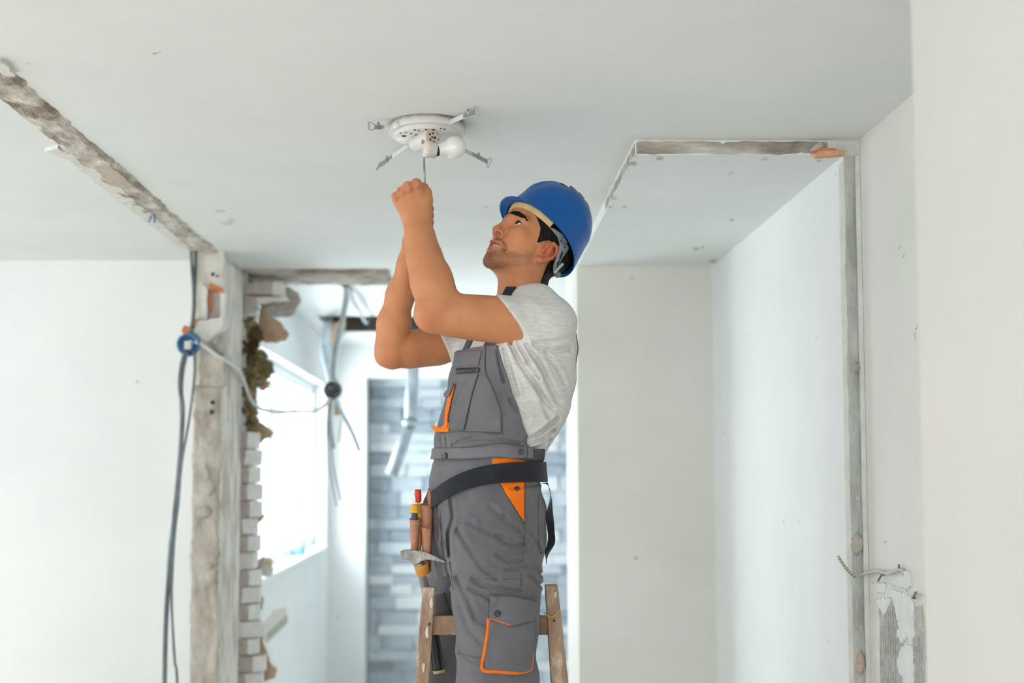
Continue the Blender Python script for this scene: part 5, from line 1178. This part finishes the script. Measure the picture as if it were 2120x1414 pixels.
lo_ = [at(867, 1166, YH), at(874, 1190, YH+.022), at(881, 1222, YH+.046), at(893, 1290, YH+.070)]
MB().tube(smooth_path(lo_, 4), .0115, 14).build('shank', M_OLDST, hm, smooth=True)
MB().tube(smooth_path([at(893, 1288, YH+.070), at(900, 1330, YH+.074), at(904, 1360, YH+.074), at(908, 1388, YH+.074)], 4), .0155, 16).build('grip', M_BLACKPL, hm, smooth=True)
MB().tube([at(908, 1387, YH+.074), at(909, 1393, YH+.074)], .0158, 16).build('grip_end', mat('yellow_grip_end', srgb(206, 176, 110), None, .5), hm, smooth=True)
a = at(876, 1187, YH+.018); b = at(870, 1161, YH+.002)
MB().lathe([(.0175, 0), (.0185, .012), (.0195, .032), (.0170, .032), (.0155, .0)], a, b-a, 24, cap=False).build('hammer_loop', mat('amber_leather', srgb(198, 128, 50), srgb(214, 146, 66), .5, 16), tb, smooth=True)

# ------------------------------------------------------------------ wooden step ladder astride which the man stands
ld = setp(empty('stepladder'), 'paint spattered wooden stepladder between the legs of the workman', 'ladder')
M_WOOD = mat('spattered_wood', srgb(140, 112, 90), srgb(172, 144, 120), .8, 9, .5, 60, c3=srgb(206, 192, 176), detail=8, lo=.35, hi=.56, stretch=(2.2, 2.2, .8))
M_WOODP = mat('paint_smear', srgb(208, 198, 186), srgb(224, 218, 208), .8, 30, .4, 60)
def stile(x0, x1, y0, xb0, xb1, Yt, lean, tz=.045):
    # tapered plank: top between pixel columns x0..x1 at row y0, running to the floor
    a = at(x0, y0, Yt); b = at(x1, y0, Yt); c_ = at(xb0, 1414, Yt); d_ = at(xb1, 1414, Yt)
    k = a.z/(a.z-c_.z); xl = a.x+(c_.x-a.x)*k; xr = b.x+(d_.x-b.x)*k
    V = []
    for (l, r, z, Y) in ((xl, xr, 0, Yt+lean), (a.x, b.x, a.z, Yt)):
        V += [(l, Y, z), (r, Y, z), (r, Y+tz, z), (l, Y+tz, z)]
    return MB().add(V, [(0,3,2,1),(4,5,6,7),(0,1,5,4),(1,2,6,5),(2,3,7,6),(3,0,4,7)])
for (x0, x1, y0, xb0, xb1) in ((875, 901, 1216, 860, 889), (1129, 1155, 1212, 1140, 1175)):
    stile(x0, x1, y0, xb0, xb1, 3.580, -.22).build('stile', M_WOOD, ld, bevel=.004)
    stile(x0+1, x1-1, y0+3, xb0+6, xb1-6, 3.628, .30, .04).build('stile', M_WOOD, ld, bevel=.004)
def leaf_x(y, k):      # inner edges of the stiles at a height
    z = y; zt, zb_ = at(0, 1214, 3.580).z, at(0, 1414, 3.580).z; t = (zt-z)/(zt-zb_)
    L0 = at(897, 1214, 3.580).x; L1 = at(886, 1414, 3.580).x; R0 = at(1131, 1214, 3.580).x; R1 = at(1143, 1414, 3.580).x
    return L0+(L1-L0)*t, R0+(R1-R0)*t
zr = at(0, 1310, 3.64).z; i = 0
while zr > .1:
    t = 1 - zr/at(0, 1214, 3.580).z; xl, xr = leaf_x(zr, 0)
    Y1 = 3.612-.22*t; MB().box((xl-.012, Y1-.004, zr), (xr+.012, Y1+.018, zr+.050)).build('rung', M_WOOD, ld, bevel=.003)
    if i: Y2 = 3.66+.30*t; MB().box((xl-.012, Y2, zr), (xr+.012, Y2+.022, zr+.050)).build('rung', M_WOOD, ld, bevel=.003)
    if i == 2 or (i == 3 and zr < .5): pass
    zr -= .27; i += 1
for x, y, r in ((889, 1292, .003), (1147, 1285, .003), (1143, 1320, .0025)):
    p = at(x, y, 3.565); MB().lathe([(r, 0), (r*1.1, .004), (0, .006)], p, (0, -1, 0), 10, cap=False).build('nail_head', M_DARK, ld)
# paint runs on the stiles
rnd = random.Random(9)
for x, y, w_, h_ in ((893, 1250, 4, 14), (884, 1310, 4, 20), (877, 1382, 4, 12), (936, 1293, 7, 9), (1150, 1232, 3, 9)):
    Y = (3.580-.22*(1-at(0, y, 3.6).z/1.345)-.0015) if not 905 < x < 1120 else 3.598
    q = [(x+w_*math.cos(a)*rnd.uniform(.5, 1), y+h_*math.sin(a)*rnd.uniform(.6, 1)) for a in [2*math.pi*k/12 for k in range(12)]]
    pl = zone(q, Y); MB().prism(pl, lambda u, v, h: (u, Y+h, v), 0, .003).build('paint_smear', M_WOODP, ld)
cable_ = MB().tube(smooth_path([at(1127, 1268, 3.57), at(1138, 1278, 3.565), at(1150, 1272, 3.565), at(1158, 1262, 3.57)], 5), .0018, 6).build('string', mat('twine', srgb(206, 172, 110), None, .8), ld, smooth=True)
